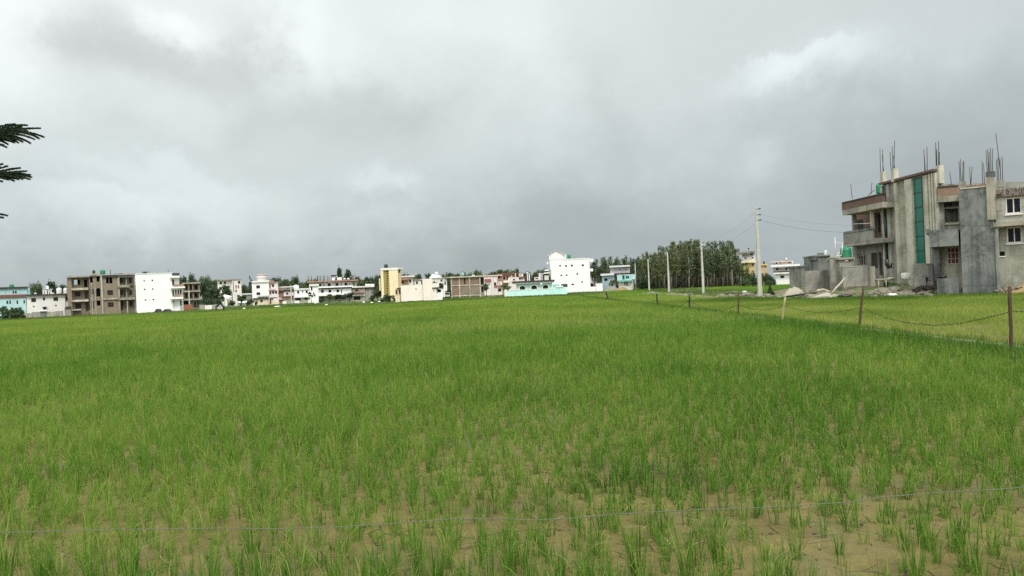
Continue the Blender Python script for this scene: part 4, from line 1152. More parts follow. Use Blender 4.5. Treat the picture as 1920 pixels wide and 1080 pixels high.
# the long front that runs away from the viewer: left wing
h.facade("wall", CEM_M, (1598, 458, 1653, None), 0, 9, [("w", 1608, 477, 1622, 499, {"frame": CEM_L, "nv": 2, "pane": M_GRILLE if False else M_GLASS}), ("d", 1633, 474, 1646, 503, {"frame": M_FRAMED}), ("d", 1648, 472, 1655.5, 516, {"frame": M_FRAMED})])
h.facade("upper_wall", BRK_D, (1598, 392, 1652, 458), 1.25, 7.6, [("w", 1607, 412, 1619, 433, {"frame": M_FRAMED, "nv": 1}), ("d", 1633, 403, 1644, 440, {}), ("w", 1646, 402, 1651, 436, {"frame": M_FRAMED})])
h.slab("balcony_wall", CEM_M, (1581, 434, 1637, 454), -1.0, -.86); h.slab("balcony_floor", CEM_L, (1581, 451, 1655, 459), -.98, 1.2)
h.slab("balcony_wall", CEM_M, (1637, 446, 1655, 456), -1.0, -.86)
h.slab("balcony_coping", CEM_D, (1581, 430.5, 1637, 434.2), -1.06, -.80)
h.slab("cornice_band", CEM_L, (1579, 386.5, 1655, 396.5), -1.12, 1.2); h.slab("brick_parapet", BRK_D, (1578, 372.5, 1655, 386.5), -1.04, -.82)
h.slab("roof_edge", ROOFD, (1578, 370.5, 1655, 372.7), -1.10, -.76)
h.slab("column", CEM_M, (1597, 396, 1600, 434), -.3, 0, own=True); h.slab("column", RIB, (1631.2, 396, 1633.6, 434), -.86, -.6, own=True)
h.rod(1600, 420, 1631, 418.5, -.9, .03, M_FRAMEW, "balcony_rail"); h.rod(1601, 432, 1634, 424, -.9, .02, M_IRON, "balcony_rail")
# the tall middle part
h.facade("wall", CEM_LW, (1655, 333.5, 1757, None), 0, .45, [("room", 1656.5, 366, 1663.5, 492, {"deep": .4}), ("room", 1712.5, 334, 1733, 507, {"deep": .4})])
for x0, x1, p_, mt in [(1653.5, 1656.5, .12, RIB), (1664, 1669, .16, CEM_LW), (1678.5, 1683.5, .20, RIB), (1699, 1712, .22, RIB), (1733.2, 1741.5, .16, RIB), (1744, 1747, .2, RIB), (1749.6, 1752, .2, RIB), (1754.6, 1757.5, .2, RIB)]:
    u0, u1, z0, z1 = h.rect((x0, 334, x1, 520), -p_); m = MB(); h.bx(m, u0, u1, -p_, -.004, .4, z1 if False else h.rect((1655, 333.5, 1757, None), 0)[3] - .12); m.build("pilaster", mt, h.root, h.off)
u0, u1, z0, z1 = h.rect((1655, 333.5, 1757, None), 0)
m = MB(); h.bx(m, u0 - .05, u1 + .1, -.30, .1, z1 - .002, z1 + .16); m.build("roof_edge", BRK_D, h.root, h.off)
for x0, x1, yt, yb, mt, n_ in [(1656.5, 1663.5, 340, 366, GREEN_DK, 2), (1656.5, 1663.5, 410, 440, GREEN_DK, 2), (1656.5, 1663.5, 456, 488, GREEN_DK, 1), (1712.5, 1733, 334, 497, GREEN_GL, 6)]:
    a0, a1, b0, b1 = h.rect((x0, yt, x1, yb), -.02); b1 = min(b1, z1 - .12)
    m = MB(); h.bx(m, a0, a1, -.06, -.02, b0, b1); gp = m.build("glazing", mt, h.root, h.off)
    m = MB()
    for k in range(n_ + 1):
        c = b0 + (b1 - b0) * k / max(n_, 1); h.bx(m, a0, a1, -.085, -.062, c - .035, c + .035)
    h.bx(m, a0, a0 + .05, -.086, -.0615, b0 - .03, b1 + .03); h.bx(m, a1 - .05, a1, -.086, -.0615, b0 - .03, b1 + .03); m.build("glazing_frame", M_SLATE, gp, h.off)
def stub(b, x0, x1, yt, yb, y, dp, mat): b.slab("column", mat, (x0, yt, x1, yb), y, y + dp, own=True)
def stub_o(b, px, yt, yb, y, w_, mat):
    u, z1 = b.pt(px, yt, y); z0 = b.pt(px, yb, y)[1]; m = MB(); b.bx(m, u, u + w_, y, y + w_, z0, z1); m.build("column", mat, b.root, b.off)
stub_o(h, 1670, 317, 342, -.31, .38, RIB); stub_o(h, 1650, 323, 355, 2.4, .38, RIB); stub_o(h, 1754.5, 311, 345, -.02, .36, RIB)
for a in [(1651, 323, 1650, 278, 2.8), (1655.5, 323, 1655, 280, 2.8), (1657, 323, 1654, 290, 2.9), (1670.5, 317, 1669, 285, 0), (1674, 317, 1673, 274, 0), (1676, 317, 1677.5, 264, .2), (1677.5, 317, 1675.5, 292, .2), (1735, 321, 1732, 280, .3), (1738.5, 320, 1738, 276, .3), (1734, 321, 1733, 296, .4),
          (1755.5, 313, 1754.5, 267, .2), (1756.5, 313, 1756, 280, .3), (1760, 312, 1760, 265, .3), (1761.5, 312, 1761.5, 285, .4), (1598, 372, 1595, 345, 1.2), (1633, 364, 1635, 342, 1), (1627, 367, 1640, 356, 1)]:
    h.rod(*a, .026, M_REBAR)
u0, u1, z0, z1 = h.rect((1655, 356, 1757, None), 0)
m = MB(); h.bx(m, u0 + .02, u1 - .4, .46, 7.5, .5, z1); m.build("rear_block", CEM_M, h.root, h.off)
# the short end wall that looks at the viewer
h.frame(1758, 53.4, -20)
h.facade("wall", CEM_LW, (1758, 372, 1812, None), 0, 7, [("loggia", 1765, 378, 1812, 388, {"deep": .6}), ("room", 1771, 391, 1797, 417, {"deep": 1.6})])
h.slab("cornice_band", CEM_L, (1759, 366.5, 1812, 377.5), -.75, 0); h.slab("brick_parapet", BRK_R, (1758.5, 349.5, 1812, 366.5), -.68, -.45)
h.slab("roof_edge", ROOFD, (1758, 347.5, 1812, 349.7), -.74, -.38)
h.slab("lintel", CEM_L, (1764, 387.3, 1812, 391), -.06, 0); h.slab("sill", RIB, (1770, 417, 1799, 421), -.12, 0, own=True)
h.done()
tank(1647.5, 343.5, 362, 61.5, 9, M_TGREEN, "small green water tank on the roof of the green-glazed house")
M_PVC = plain("black drain pipe", (.02, .02, .022), .4)
mb = MB(); pts = [at(x_, y_, 56.6) for x_, y_ in ((1662, 486), (1663, 496), (1666, 501), (1671, 500), (1671.5, 494))]; mb.tube(pts, [.16, .16, .16, .12, .10], 8)
o = mb.build("drain_pipe", M_PVC); tag(o, "bent black drain pipe at the foot of the narrow dark glazing", "pipe")

# ------------------------------------------------------------------ the bare cement house at the edge
g = Bld("cement_house", "bare grey cement house with blank dark side wall, porch and pink-framed windows", "house", 1810, 50.0, -33, base=0.0)
g.facade("side_wall", CEM_D, (1797.5, 352.5, 1862, None), 0, 8)
g.slab("wall_coping", RIB, (1800, 350.5, 1850, 352.8), -.05, .3)
g.facade("porch_wall", CEM_D, (1757, 522, 1797.3, None), .05, .25)
g.slab("porch_roof", CEM_D, (1742, 430.5, 1797.3, 462), .0, 4.6); g.slab("porch_roof", CEM_D, (1735.5, 429.5, 1742, 439), .1, 4.6)
g.facade("porch_back", RIB, (1757, 452, 1806, None), 2.1, 4.5, [("w", 1775.5, 463, 1799, 495.5, {"frame": PINK, "pane": M_GRILLE, "nv": 2, "nh": 2, "deep": .1, "fw": .075})])
g.slab("porch_dark_box", CEM_D, (1750.5, 452, 1762, 526), 1.6, 2.05, own=True)  # dark box for the darker grey surface at the porch's left end
g.facade("porch_end", CEM_M, (1746, 455, 1757, None), 2.15, .2, sides=True)
# the part with windows
g.facade("upper_wall", CEM_LW, (1866, 363, 2010, 413), .02, 8, [("w", 1885.5, 370, 1915.5, 400.5, {"frame": PINKL, "fw": .075, "nv": 1, "sill": PINKL}), ("w", 1960, 370, 1990, 400, {"frame": PINKL, "fw": .075})])
g.facade("lower_wall", CEM_LW, (1864, 412, 2010, None), .75, 7.2, [("w", 1887.5, 425.5, 1916.5, 455.5, {"frame": PINKL, "fw": .075, "nv": 1, "sill": PINKL}), ("vent", 1874.5, 471.5, 1884, 480, {"deep": .3}), ("w", 1962, 425, 1992, 455, {"frame": PINKL, "fw": .075})])
g.slab("vent_surround", WHITE, (1872.5, 480, 1886, 482), .69, .745)
g.slab("floor_ledge", CEM_L, (1862.2, 412.5, 2010, 420.5), -.12, .8); g.slab("floor_ledge", CEM_M, (1858, 420, 1884, 427), -.02, .76)  # second, greyer slab fills in the shadow under the ledge
g.slab("buttress", CEM_M, (1862.3, 427, 1872, None), .0, .74, own=True)
g.slab("stain_strip", CEM_M, (1867, 363.2, 1878, 395), -.004, .019)
stub(g, 1849.5, 1866, 322.5, 412, -.14, .42, CEM_L); stub(g, 1796.8, 1811.5, 340, 353, .1, .4, CEM_M); stub(g, 1868.5, 1884, 337, 351, .4, .4, CEM_M)
g.slab("column_cap", CEM_D, (1849, 321.2, 1866.6, 331), -.16, .30)
mb = g.mb("roof_bricks", BRK_D)
for k in range(60):
    u0, u1, z0, z1 = g.rect((1867, 347 + RND.uniform(0, 3), 2010, 364.5), -.1); c = u0 + (u1 - u0) * k / 60
    for j in range(3):
        zz_ = z0 + j * (z1 - z0) / 3.1; g.bx(mb, c + RND.uniform(0, .03), c + (u1 - u0) / 60 - .012, -.12 + RND.uniform(-.06, .05) - j * .02, .25, zz_, zz_ + (z1 - z0) / 3.3)
g.slab("brick_parapet", BRK_R, (1811.7, 346.5, 1849.3, 352), 3.2, 3.5)
for a in [(1800, 340, 1798, 302, .25), (1802.5, 340, 1801, 298, .25), (1805, 340, 1806, 301, .3), (1807, 340, 1807, 303, .3), (1820, 347, 1818, 313, 3), (1820.5, 347, 1823, 313, 3), (1843, 346, 1841.5, 302, 3.3), (1846, 346, 1844, 306, 3.3), (1851.5, 322, 1849, 282, .0), (1854, 322, 1852, 279, .1), (1858, 322, 1857, 277, .0), (1861, 322, 1861, 278, .2), (1855, 322, 1854.5, 285, .25),
          (1870, 338, 1868, 299, .5), (1873, 338, 1871, 296, .6), (1876.5, 338, 1875, 297, .6), (1880, 338, 1879, 294, .5), (1875.5, 320, 1867, 250, .55), (1784, 347, 1781, 322, 4)]:
    g.rod(*a, .022, M_REBAR)
m = MB(); a0, a1 = at(1915, 512, 50.9), at(1916, 540, 50.9); m.tube([a0, a1], .07, 8); m.build("drain_pipe", M_TIN if False else CEM_D, g.root, g.off)
g.done()
# heap of earth against the cement house
def heap(name, px, py_base, D, wpx, hpx, mat, label, cat, seed, base=None, flat=.5, kind=None, stretch=.6, sharp=1.3):
    b = on = at(px, py_base, D); z0 = b.z if base is None else base
    W = wpx / 2 / FPX * D; H = hpx / FPX * D
    n, m_ = 40, 14; V, Q = [], []
    for j in range(m_ + 1):
        rr = j / m_
        for i in range(n):
            a = 2 * math.pi * i / n
            k = 1 + .25 * (vn1(a, seed) - .5)
            z = H * max(0, (1 - rr ** sharp)) * (1 + .9 * (vn2(rr * 5 * math.cos(a), rr * 5 * math.sin(a), seed) - .5)) - rr * .12
            V.append((W * rr * k * math.cos(a), W * stretch * rr * k * math.sin(a), z))
    for j in range(m_):
        for i in range(n): Q.append((j * n + i, j * n + (i + 1) % n, (j + 1) * n + (i + 1) % n, (j + 1) * n + i))
    o = np_mesh(name, np.array(V), quads=np.array(Q)[:, ::-1], mat=mat, smooth=True); o.location = (b.x, D, z0)
    tag(o, label, cat, kind=kind); return o
def vn1(a, s): return float(fbm(np.array([math.cos(a) * 1.5 + 7]), np.array([math.sin(a) * 1.5 + 9]), s, 3)[0])
def vn2(x_, y_, s): return float(fbm(np.array([x_ + 11.]), np.array([y_ + 13.]), s, 4)[0])
M_EARTHB = plaster("brown dug earth", (.30, .21, .10), .5, .1, dark=(.12, .10, .04), sc=2)
M_SAND = plaster("pale grey sand", (.36, .325, .255), .3, .05, dark=(.28, .25, .2), sc=2)
heap("earth_mound", 1925, 560, 48.6, 150, 24, M_EARTHB, "brown earth mound against the cement house's foot", "mound", 5, base=-.05, sharp=1.1)
x1 = (1868 + 90 * NR.random(50) - 960) / FPX * 48.6 + .2; y1 = 48.2 + NR.random(50) * 1.2
V_, Q_ = rock_np(50, NR); sz = NR.uniform(.05, .14, 50)
zt = .15 + .6 * np.clip(1 - np.abs(x1 - 33.5) / 2.5, 0, 1)
V_ = V_ * sz[:, None, None] + np.stack([x1, y1, zt], -1)[:, None, :]
tag(np_mesh("rubble", V_.reshape(-1, 3), quads=(Q_[None] + (np.arange(50) * 26)[:, None, None]).reshape(-1, 4), mat=M_STONE), "stones lying on the brown earth mound", "rubble", kind="stuff")
heap("sand_heap", 1491, 558, 60.5, 60, 21, M_SAND, "pale grey heap of building sand beside the tall pole", "sand heap", 9, sharp=1.7)
heap("sand_heap", 1550, 555, 55.5, 66, 6, M_SAND, "low flat spread of grey sand before the yard wall, under the leaning bamboo", "sand heap", 12, sharp=1.5)

# ------------------------------------------------------------------ yard walls, tank room, outhouse
def simple_wall(name, label, px, D, r, depth, mat, yaw=0, base=.5, cat="wall"):
    b = Bld(name, label, cat, px, D, yaw, base=base); b.facade("wall", mat, r, 0, depth); return b
b = Bld("yard_wall", "grey cement yard wall with an end pier toned as lit, under the green tank", "wall", 1610, 57.2, 0, base=.4)
b.facade("wall", CEM_M, (1579, 500.5, 1629.5, None), 0, .25); b.slab("pier", CEM_L, (1629.7, 499, 1641, None), -.06, .34, own=True)  # pier takes the paler cement to give its lit face
b.slab("coping", CEM_L, (1579, 499, 1629.5, 500.7), -.03, .28); b.slab("footing", plaster("dark footing", (.13, .12, .085), .6, .4), (1579, 537, 1629.5, None), -.12, -.002); b.done()  # footing strip coloured darker than the wall above
b = Bld("tank_room", "small cement tank room behind the yard wall carrying the green tank", "shed", 1588, 58.0, 0, base=.4)
b.facade("wall", CEM_M, (1574.5, 486.5, 1601, None), 0, 2.2, [("vent", 1588, 484.5 + 3, 1594, 490)]); b.slab("roof_slab", CEM_L, (1572, 482.5, 1603, 486.3), -.2, 2.3); b.slab("white_bracket", WHITE, (1584.5, 487, 1590.5, 490), -.08, -.003); b.done()
b = Bld("yard_wall", "brownish side wall joining the grey outhouse to the tank room", "wall", 1567, 58.4, 0, base=.4); b.facade("wall", CEM_M, (1557.5, 484, 1574.3, None), 0, .3); b.slab("coping", CEM_L, (1556, 482, 1576, 484.2), -.04, .36); b.done()
b = Bld("outhouse", "blue-grey cement outhouse with a small white tank on its roof", "shed", 1545, 62, 0, base=.4); b.facade("wall", CEM_D, (1534, 480, 1557, None), 0, 3); b.slab("roof_slab", CEM_M, (1533, 477.8, 1557, 480.2), -.15, 3.1); b.slab("roof_upstand", CEM_D, (1534, 474, 1545, 478), .2, .4)
b.slab("ledge", CEM_D, (1530, 482, 1534, 487.5), .1, 1.5); b.done()
b = Bld("yard_wall", "long low grey wall running back from the outhouse toward the field", "wall", 1530, 60, 14, base=.3); b.facade("wall", CEM_M, (1511, 507, 1561, None), 0, .25); b.done()
b = Bld("yard_wall", "short square piece of cement wall before the green glazed strip", "wall", 1731, 52.6, 0, base=.4); b.facade("wall", CEM_M, (1715, 495.5, 1749.5, None), 0, .25); b.slab("coping", CEM_L, (1714.5, 494, 1750, 495.7), -.03, .28); b.done()
tank(1586.5, 461.5, 483, 58.8, 19.5, M_TGREEN, "large green water tank on the tank room slab")
tank(1548.5, 469, 477.8, 63, 5.5, M_TWHITE, "small white tank on the blue-grey outhouse roof")
tank(1574, 473, 482, 59.4, 7, M_TWHITE, "small white drum beside the large green tank")
mb = MB()
for a_, c_ in [((1566.5, 483), (1565.5, 445)), ((1566.5, 456), (1580, 455.5)), ((1567, 480), (1578, 479)), ((1578, 480), (1580, 455.5))]: mb.tube([at(*a_, 58.6), at(*c_, 58.6)], .035, 6)
tag(mb.build("pipe_stand", M_FRAMEW), "thin white pipe frame beside the large green tank", "pipe frame")
# far clutter between the pink house and the outhouse
b = Bld("low_house", "far low house with rods on its roof, left of the outhouse", "house", 1517, 92, 0, base=.2); b.facade("wall", CEM_M, (1508, 500, 1535, None), 0, 5, [("w", 1512, 503, 1518, 509)]); b.slab("roof_slab", CEM_D, (1507, 497.5, 1536, 500.2), -.3, 5.2); b.slab("parapet", CEM_L, (1520, 492, 1535, 497.6), 1, 1.2)
for px in (1509, 1512, 1515.5, 1518): b.rod(px, 497, px + .5, 489, .3, .04, M_REBAR)
b.done()
tank(1530, 491, 497.5, 93, 4.5, M_TWHITE, "tiny white drum on the far low roof")

# ------------------------------------------------------------------ things lying about on the bank
M_BAM = plain("bleached timber", (.45, .40, .30), .7, 0, .4, 7); M_SACK = plain("white woven sack", (.78, .76, .70), .8, 0, .12, 5); M_TARP = plain("black plastic sheet", (.012, .012, .014), .35, 0, .2, 4)
M_BRUSH = plain("dead dark brushwood", (.035, .028, .022), .9, 0, .4, 5)
def beam(name, a, b, D0, D1, r, mat, label, cat, group=None):
    mb = MB(); p, q = at(*a, D0), at(*b, D1); mb.tube([p, p.lerp(q, .35) + Vector((.01, .01, .02)), p.lerp(q, .7) + Vector((0, 0, -.01)), q], [r, r * 1.05, r * .95, r * .9], 7)
    return tag(mb.build(name, mat), label, cat, group)
beam("bamboo_pole", (1560, 549), (1584, 522), 55.0, 55.6, .075, M_BAM, "thick bleached pole leaning up against its props", "pole")
beam("timber_prop", (1583.6, 521), (1584.2, 546), 55.6, 55.6, .042, M_BAM, "upright prop under the leaning pole, nearer of two", "prop")
beam("timber_prop", (1586.8, 521.5), (1588, 546), 55.75, 55.75, .035, CEM_L, "upright prop under the leaning pole, greyer of two", "prop")
beam("timber_plank", (1474, 556.5), (1532, 548.5), 57.5, 57, .07, M_BRUSH, "long dark timber lying across the rubble", "timber")
beam("timber_plank", (1531, 546), (1545, 542.5), 56.6, 57, .10, M_BAM, "pale broken plank on the rubble, larger piece", "timber")
beam("timber_plank", (1544, 543.5), (1556, 547), 56.6, 56.2, .07, M_BAM, "pale broken plank on the rubble, smaller piece", "timber")
beam("timber_plank", (1720, 551), (1752, 544), 51.2, 51.2, .045, M_BAM, "pale stick lying over the brushwood heap", "timber")
def lump(name, px, py, D, wpx, hpx, mat, label, cat, seed, group=None, dp=.7, npow=.8):
    """a sagging sack or sheet: a crumpled rounded form"""
    p = at(px, py, D); W, H = wpx / 2 / FPX * D, hpx / FPX * D
    if 45 < D < 75 and p.x > 18 and name != "black_bag": p.z = max(p.z, lz(p.x, D) - .03)
    V, Q = [], []; n, m_ = 22, 11
    for j in range(m_ + 1):
        th = math.pi * j / m_
        for i in range(n):
            a = 2 * math.pi * i / n; c, s_ = math.cos(a), math.sin(a)
            k = 1 + .5 * (vn2(2.2 * c * math.sin(th), 2.2 * s_ * math.sin(th) + 2 * math.cos(th), seed) - .5)
            sp = lambda q: math.copysign(abs(q) ** npow, q)
            V.append((W * k * sp(c) * math.sin(th) ** .7, W * dp * k * sp(s_) * math.sin(th) ** .7, H * .5 * (1 + sp(math.cos(th)) * (.8 + .25 * (k - 1)))))
    for j in range(m_):
        for i in range(n): Q.append((j * n + i, (j + 1) * n + i, (j + 1) * n + (i + 1) % n, j * n + (i + 1) % n))
    o = np_mesh(name, np.array(V), quads=np.array(Q), mat=mat, smooth=True); o.location = p; tag(o, label, cat, group); return o
lump("black_sheet", 1584, 559, 53.6, 26, 8, M_TARP, "crumpled black plastic sheet on the grass below the yard wall", "plastic sheet", 3)
lump("white_sack", 1673, 556, 51.6, 18, 6.5, M_SACK, "flattened white sack on the bank before the curved house", "sack", 4)
lump("white_sack", 1699, 525, 55.6, 13, 15, M_SACK, "full upright white sack in the yard by the curved house", "sack", 6, dp=.7, npow=.22)
lump("white_sack", 1709, 524.5, 55.8, 8, 4, M_SACK, "small white bundle beside the full sack", "sack", 8)
lump("grey_sack", 1671, 526, 56.2, 14, 7, CEM_L, "pale grey sack slumped by the curved house's foot", "sack", 10)
lump("black_bag", 1768, 522.5, 50.2, 14, 6, M_TARP, "small black bag lying on the porch wall", "bag", 15)
lump("white_scrap", 1741, 568.5, 44.0, 10, 4, M_SACK, "white scrap of plastic in the nursery rice before the cement house", "litter", 16)
lump("white_scrap", 1396, 549, 70, 9, 4, M_SACK, "white scrap on a stone by the track, left of the tall pole", "litter", 17)
lump("white_stone", 1502, 560, 57.5, 8, 5, M_STONE, "single large white stone at the foot of the rubble", "stone", 18)
# brushwood heap
mb = MB()
for i in range(170):
    c = at(RND.uniform(1692, 1760), 0, 51.4); u = (c.x - at(1692, 0, 51.4).x) / 2.5
    top = .10 + .62 * math.exp(-((u - .78) / .22) ** 2) + .2 * math.exp(-((u - .25) / .2) ** 2)
    z = .55 + RND.uniform(0, top); a = RND.uniform(0, 6.28); L = RND.uniform(.15, .5); e = RND.uniform(-.3, .6)
    v = Vector((math.cos(a) * math.cos(e), math.sin(a) * math.cos(e) * .5, math.sin(e))) * L
    y_ = 51.3 + RND.uniform(-.4, .4); mb.tube([(c.x - v.x, y_ - v.y, z - v.z), (c.x + v.x, y_ + v.y, z + v.z)], [RND.uniform(.012, .035), .008], 5)
tag(mb.build("brushwood", M_BRUSH), "dark heap of dead brushwood against the short wall", "brushwood", kind="stuff")
# the hand pump by the short wall, a rough wooden bench frame
r = empty("hand_pump", at(1738, 536, 51.9), "dark iron hand pump standing in the brushwood before the short wall", "hand pump")
s_ = 51.9 / FPX
mb = MB(); mb.lathe([(.10, 0), (.10, .04), (.055, .08), (.055, 12 * s_), (.085, 12.5 * s_), (.085, 18 * s_), (.04, 19 * s_), (.03, 21 * s_)], n=12); mb.build("barrel", M_TARP, r)
mb = MB(); mb.tube([(.06, 0, 11 * s_), (.2, -.02, 10.6 * s_), (.26, -.03, 9.5 * s_)], .035, 7); mb.build("spout", M_TARP, r)
mb = MB(); mb.tube([(0, 0, 20.5 * s_), (-.15, 0, 20.8 * s_), (-.32, .02, 16 * s_)], .022, 6); mb.build("handle", M_TARP, r)
r = empty("bench_frame", at(1654, 538, 56), "rough wooden trestle frame at the end of the yard wall", "trestle"); s_ = 56 / FPX
mb = MB(); mb.box(-12 * s_, 12 * s_, -.3, .3, 13.5 * s_, 15.5 * s_); mb.build("top", M_BAM, r)
for dx in (-9.5, 4.5):
    for dy in (-.24, .24):
        mb = MB(); mb.tube([(dx * s_, dy, -.2), (dx * s_ + .02, dy, 13.6 * s_)], .04, 6); mb.build("leg", M_BAM, r)
# ------------------------------------------------------------------ houses across the paddy (from the left)
FD = {"frame": M_FRAMED}; GR = {"frame": M_FRAMED, "nv": 2, "nh": 1}
def roofline(b, mat, x0, yt, x1, yb, over=.3, depth=6): b.slab("roof_slab", mat, (x0, yt, x1, yb), -over, depth + over)
# cyan house
b = Bld("house", "cyan two-storey house with a rust-red roof band behind the hedge", "house", 15, 186)
b.facade("upper_wall", CYAN2, (-40, 541, 51, 553.5), .0, 6, [("w", 9, 547, 12, 553), ("w", 23.5, 545.5, 26.5, 553.3, FD), ("w", 28, 545.5, 31.5, 553.3, FD), ("w", -20, 545.5, -14, 553.3, FD)]); b.facade("lower_wall", CYAN, (-40, 558, 49, None), -.6, 6.6, [("w", 12, 564, 15.5, 570, FD), ("w", 17.5, 563.5, 20.5, 570, FD), ("w", 31, 563, 34, 570, FD), ("w", 44, 563, 47, 569, FD), ("w", -14, 564, -8, 570, FD)])
b.slab("roof_band", ROOFR, (-41, 553, 51, 558.3), -1.0, -.01); b.slab("roof_slab", ROOFD, (-41, 538.5, 52, 541.2), -.5, 6.4); b.slab("stair_room", CYAN, (51, 540, 56, 552), .6, 4); b.done()
tank(22, 532.5, 539, 187, 7.5, M_TGREEN, "green water tank on the cyan house's roof")
# white two-storey house
b = Bld("house", "plain white two-storey house with small square windows, beside the brown unfinished block", "house", 90, 163)
w4 = {"frame": M_FRAMED, "nv": 2, "nh": 1}
b.facade("wall", WHITE2, (50, 553, 122, None), 0, 8, [("w", 58.5, 559, 67.5, 566.5, w4), ("w", 80.5, 557.5, 84.5, 563.5, FD), ("w", 100, 557, 109, 564.5, w4), ("vent", 62, 573.5, 65, 576), ("vent", 103, 571.5, 106.5, 574), ("d", 81.5, 576.5, 86, 584)])
b.facade("side_wall", WHITE, (122.2, 552, 134, None), .7, 7, [("w", 123.5, 556, 127.2, 564, FD)]); b.slab("roof_slab", ROOFD, (48.5, 551.3, 135, 553.2), -.7, 8.4)
b.slab("door_hood", ROOFD, (79.5, 575, 88, 576.3), -.9, -.01); b.done()
for x0, yt, x1, yb, lb in [(80, 542, 88, 551, "tallest"), (90, 543, 97.5, 551, "middle")]:
    b = Bld("roof_hut", "white %s little hut on the white two-storey house's roof" % lb, "hut", (x0 + x1) / 2, 166, base=at((x0 + x1) / 2, 552, 166).z); b.facade("wall", WHITE2, (x0, yt, x1, None), 0, 2.5, [("d", x0 + 2, yt + 4, x0 + 4, yb)]); b.slab("roof_slab", TIN, (x0 - 1, yt - 1, x1 + 1, yt), -.2, 2.7); b.done()
for px, yt, wd, lb in [(111, 539, 9, "first white drum tank on the white house's roof, nearest the huts"), (123, 539.5, 7, "second white drum tank, touching the brown block"), (89, 535.5, 5, "tiny white tank raised above the white house's huts")]:
    tank(px, yt, 551 if wd > 6 else 541.5, 166.5, wd, M_TWHITE, lb)
for i, px in enumerate((63, 66.5, 71, 99.5, 116)):
    lump("roof_bundle", px, 552, 164.5, 4, 3.2, M_SACK if i % 2 else M_TARP, "small bundle lying on the white two-storey house's roof", "bundle", 30 + i, "bundles on the white house's roof")
b = Bld("yard_wall", "broken pale stone yard wall before the white two-storey house", "wall", 85, 153)
for x0, yt, x1, mt in [(45, 587.5, 60, CEM_L), (60.1, 585, 75, CEM_M), (88, 584.5, 104, CEM_L), (104.1, 583, 119, CEM_M)]: b.facade("wall", mt, (x0, yt, x1, None), 0, .5)
b.slab("pier", CEM_D, (75.2, 583.5, 87.8, None), -.1, .6, own=True); b.slab("pier_cap", WHITE, (74, 581, 88.5, 583.6), -.5, 1); b.done()
b = Bld("shed", "small arched grey shed at the foot of the brown unfinished block", "shed", 127, 156); b.facade("wall", CEM_M, (121, 577.5, 133.5, None), 0, 3, []); b.slab("roof_slab", ROOFD, (122, 574.5, 133.5, 577.6), -.3, 3.2); b.done()
# brown unfinished block
U = BRK_G
b = Bld("unfinished_house", "brown unfinished three-storey brick block with arches, balconies and a white corner pillar", "house", 190, 162)
b.facade("wall", U, (125.5, 520, 134, None), 0, 9)
for (yt, yb, hs) in [(521, 541, [("room", 138.5, 524.5, 145, 534, {"through": True, "deep": 1}), ("room", 145.4, 524.5, 150.5, 534, {}), ("room", 157.5, 524, 163.5, 540, {})]), (544, 562, [("w", 140.5, 547, 151.5, 556, GR), ("d", 159, 546, 164.5, 561.5, {})]), (565, None, [("w", 141, 568.5, 152.5, 578.5, GR), ("d", 160.5, 567, 166, 584, {})])]:
    b.facade("bay_wall", U, (134.2, yt, 166.5, yb), 1.3 if yt < 560 else .9, 6, hs)
b.slab("floor_slab", CEM_L, (126, 517.3, 168, 520), -.5, 9); b.slab("balcony", RIB, (134, 540, 165.5, 543.8), -.5, 1.28); b.slab("balcony", RIB, (134, 562, 166, 565.5), -.5, 1.2); b.slab("plinth", RIB, (134, 580.2, 152, 582), -.15, .88)
b.facade("arch_wall", U, (166.7, 517, 188.6, None), 0, 9, [("room", 168.8, 519.5, 173.8, 530, {}), ("room", 181, 518, 186.5, 528, {}), ("room", 170, 541, 175.5, 552, {"arch": 1}), ("room", 180.5, 540, 188, 556, {"arch": 1}), ("d", 171.5, 564, 176.2, 578, {}), ("room", 181.5, 563.5, 188.3, 573, {})])
b.slab("pillar", RIB, (188.8, 516, 191.6, None), -.35, .1, own=True); b.slab("pillar", CEM_L, (171, 530, 172.8, None), -.12, -.005, own=True); b.slab("pillar", CEM_L, (177.4, 530, 179.2, None), -.12, -.005, own=True)
b.facade("bay_wall", U, (191.8, 519, 220.5, None), -.1, 9, [("room", 199, 520.5, 204, 531.5, {}), ("room", 205, 520.5, 210.5, 531.5, {}), ("w", 201, 544, 212, 553.3, GR), ("w", 202, 567, 213.2, 576, GR)])
b.slab("floor_slab", RIB, (192, 559.5, 221, 561.5), -.5, -.11); b.slab("pillar", CEM_L, (220.6, 516, 223.8, None), -.3, .1, own=True)
for yt, yb, hs in [(519, 536, [("w", 222.8 + 2, 521, 231, 531, FD), ("d", 233, 521, 235, 535.5), ("w", 241.5, 521, 247, 531, FD)]), (540, 559, [("w", 225, 544, 231, 553, FD), ("d", 233, 543, 235, 558.5), ("w", 242.5, 543.5, 248, 553, FD)]), (562, None, [("w", 226, 564.5, 231.5, 575, FD), ("d", 226, 575.5, 230, 582), ("w", 242.8, 564.5, 248.5, 574, FD)])]:
    b.facade("bay_wall", U, (223.9, yt, 252.5, yb), 1.1, 6, hs)
for y0, y1, xe in [(534.5, 538.5, 243), (558, 562, 253)]: b.slab("balcony", CEM_L, (221, y0, xe, y1), -.6, 1.1)
b.slab("pillar", CEM_M, (236, 519, 238, 560), .4, .8, own=True); b.slab("pillar", CEM_M, (250.6, 516, 252.8, None), 0, .5, own=True); b.slab("pillar", RIB, (238, 564, 240, None), -.3, .1, own=True)
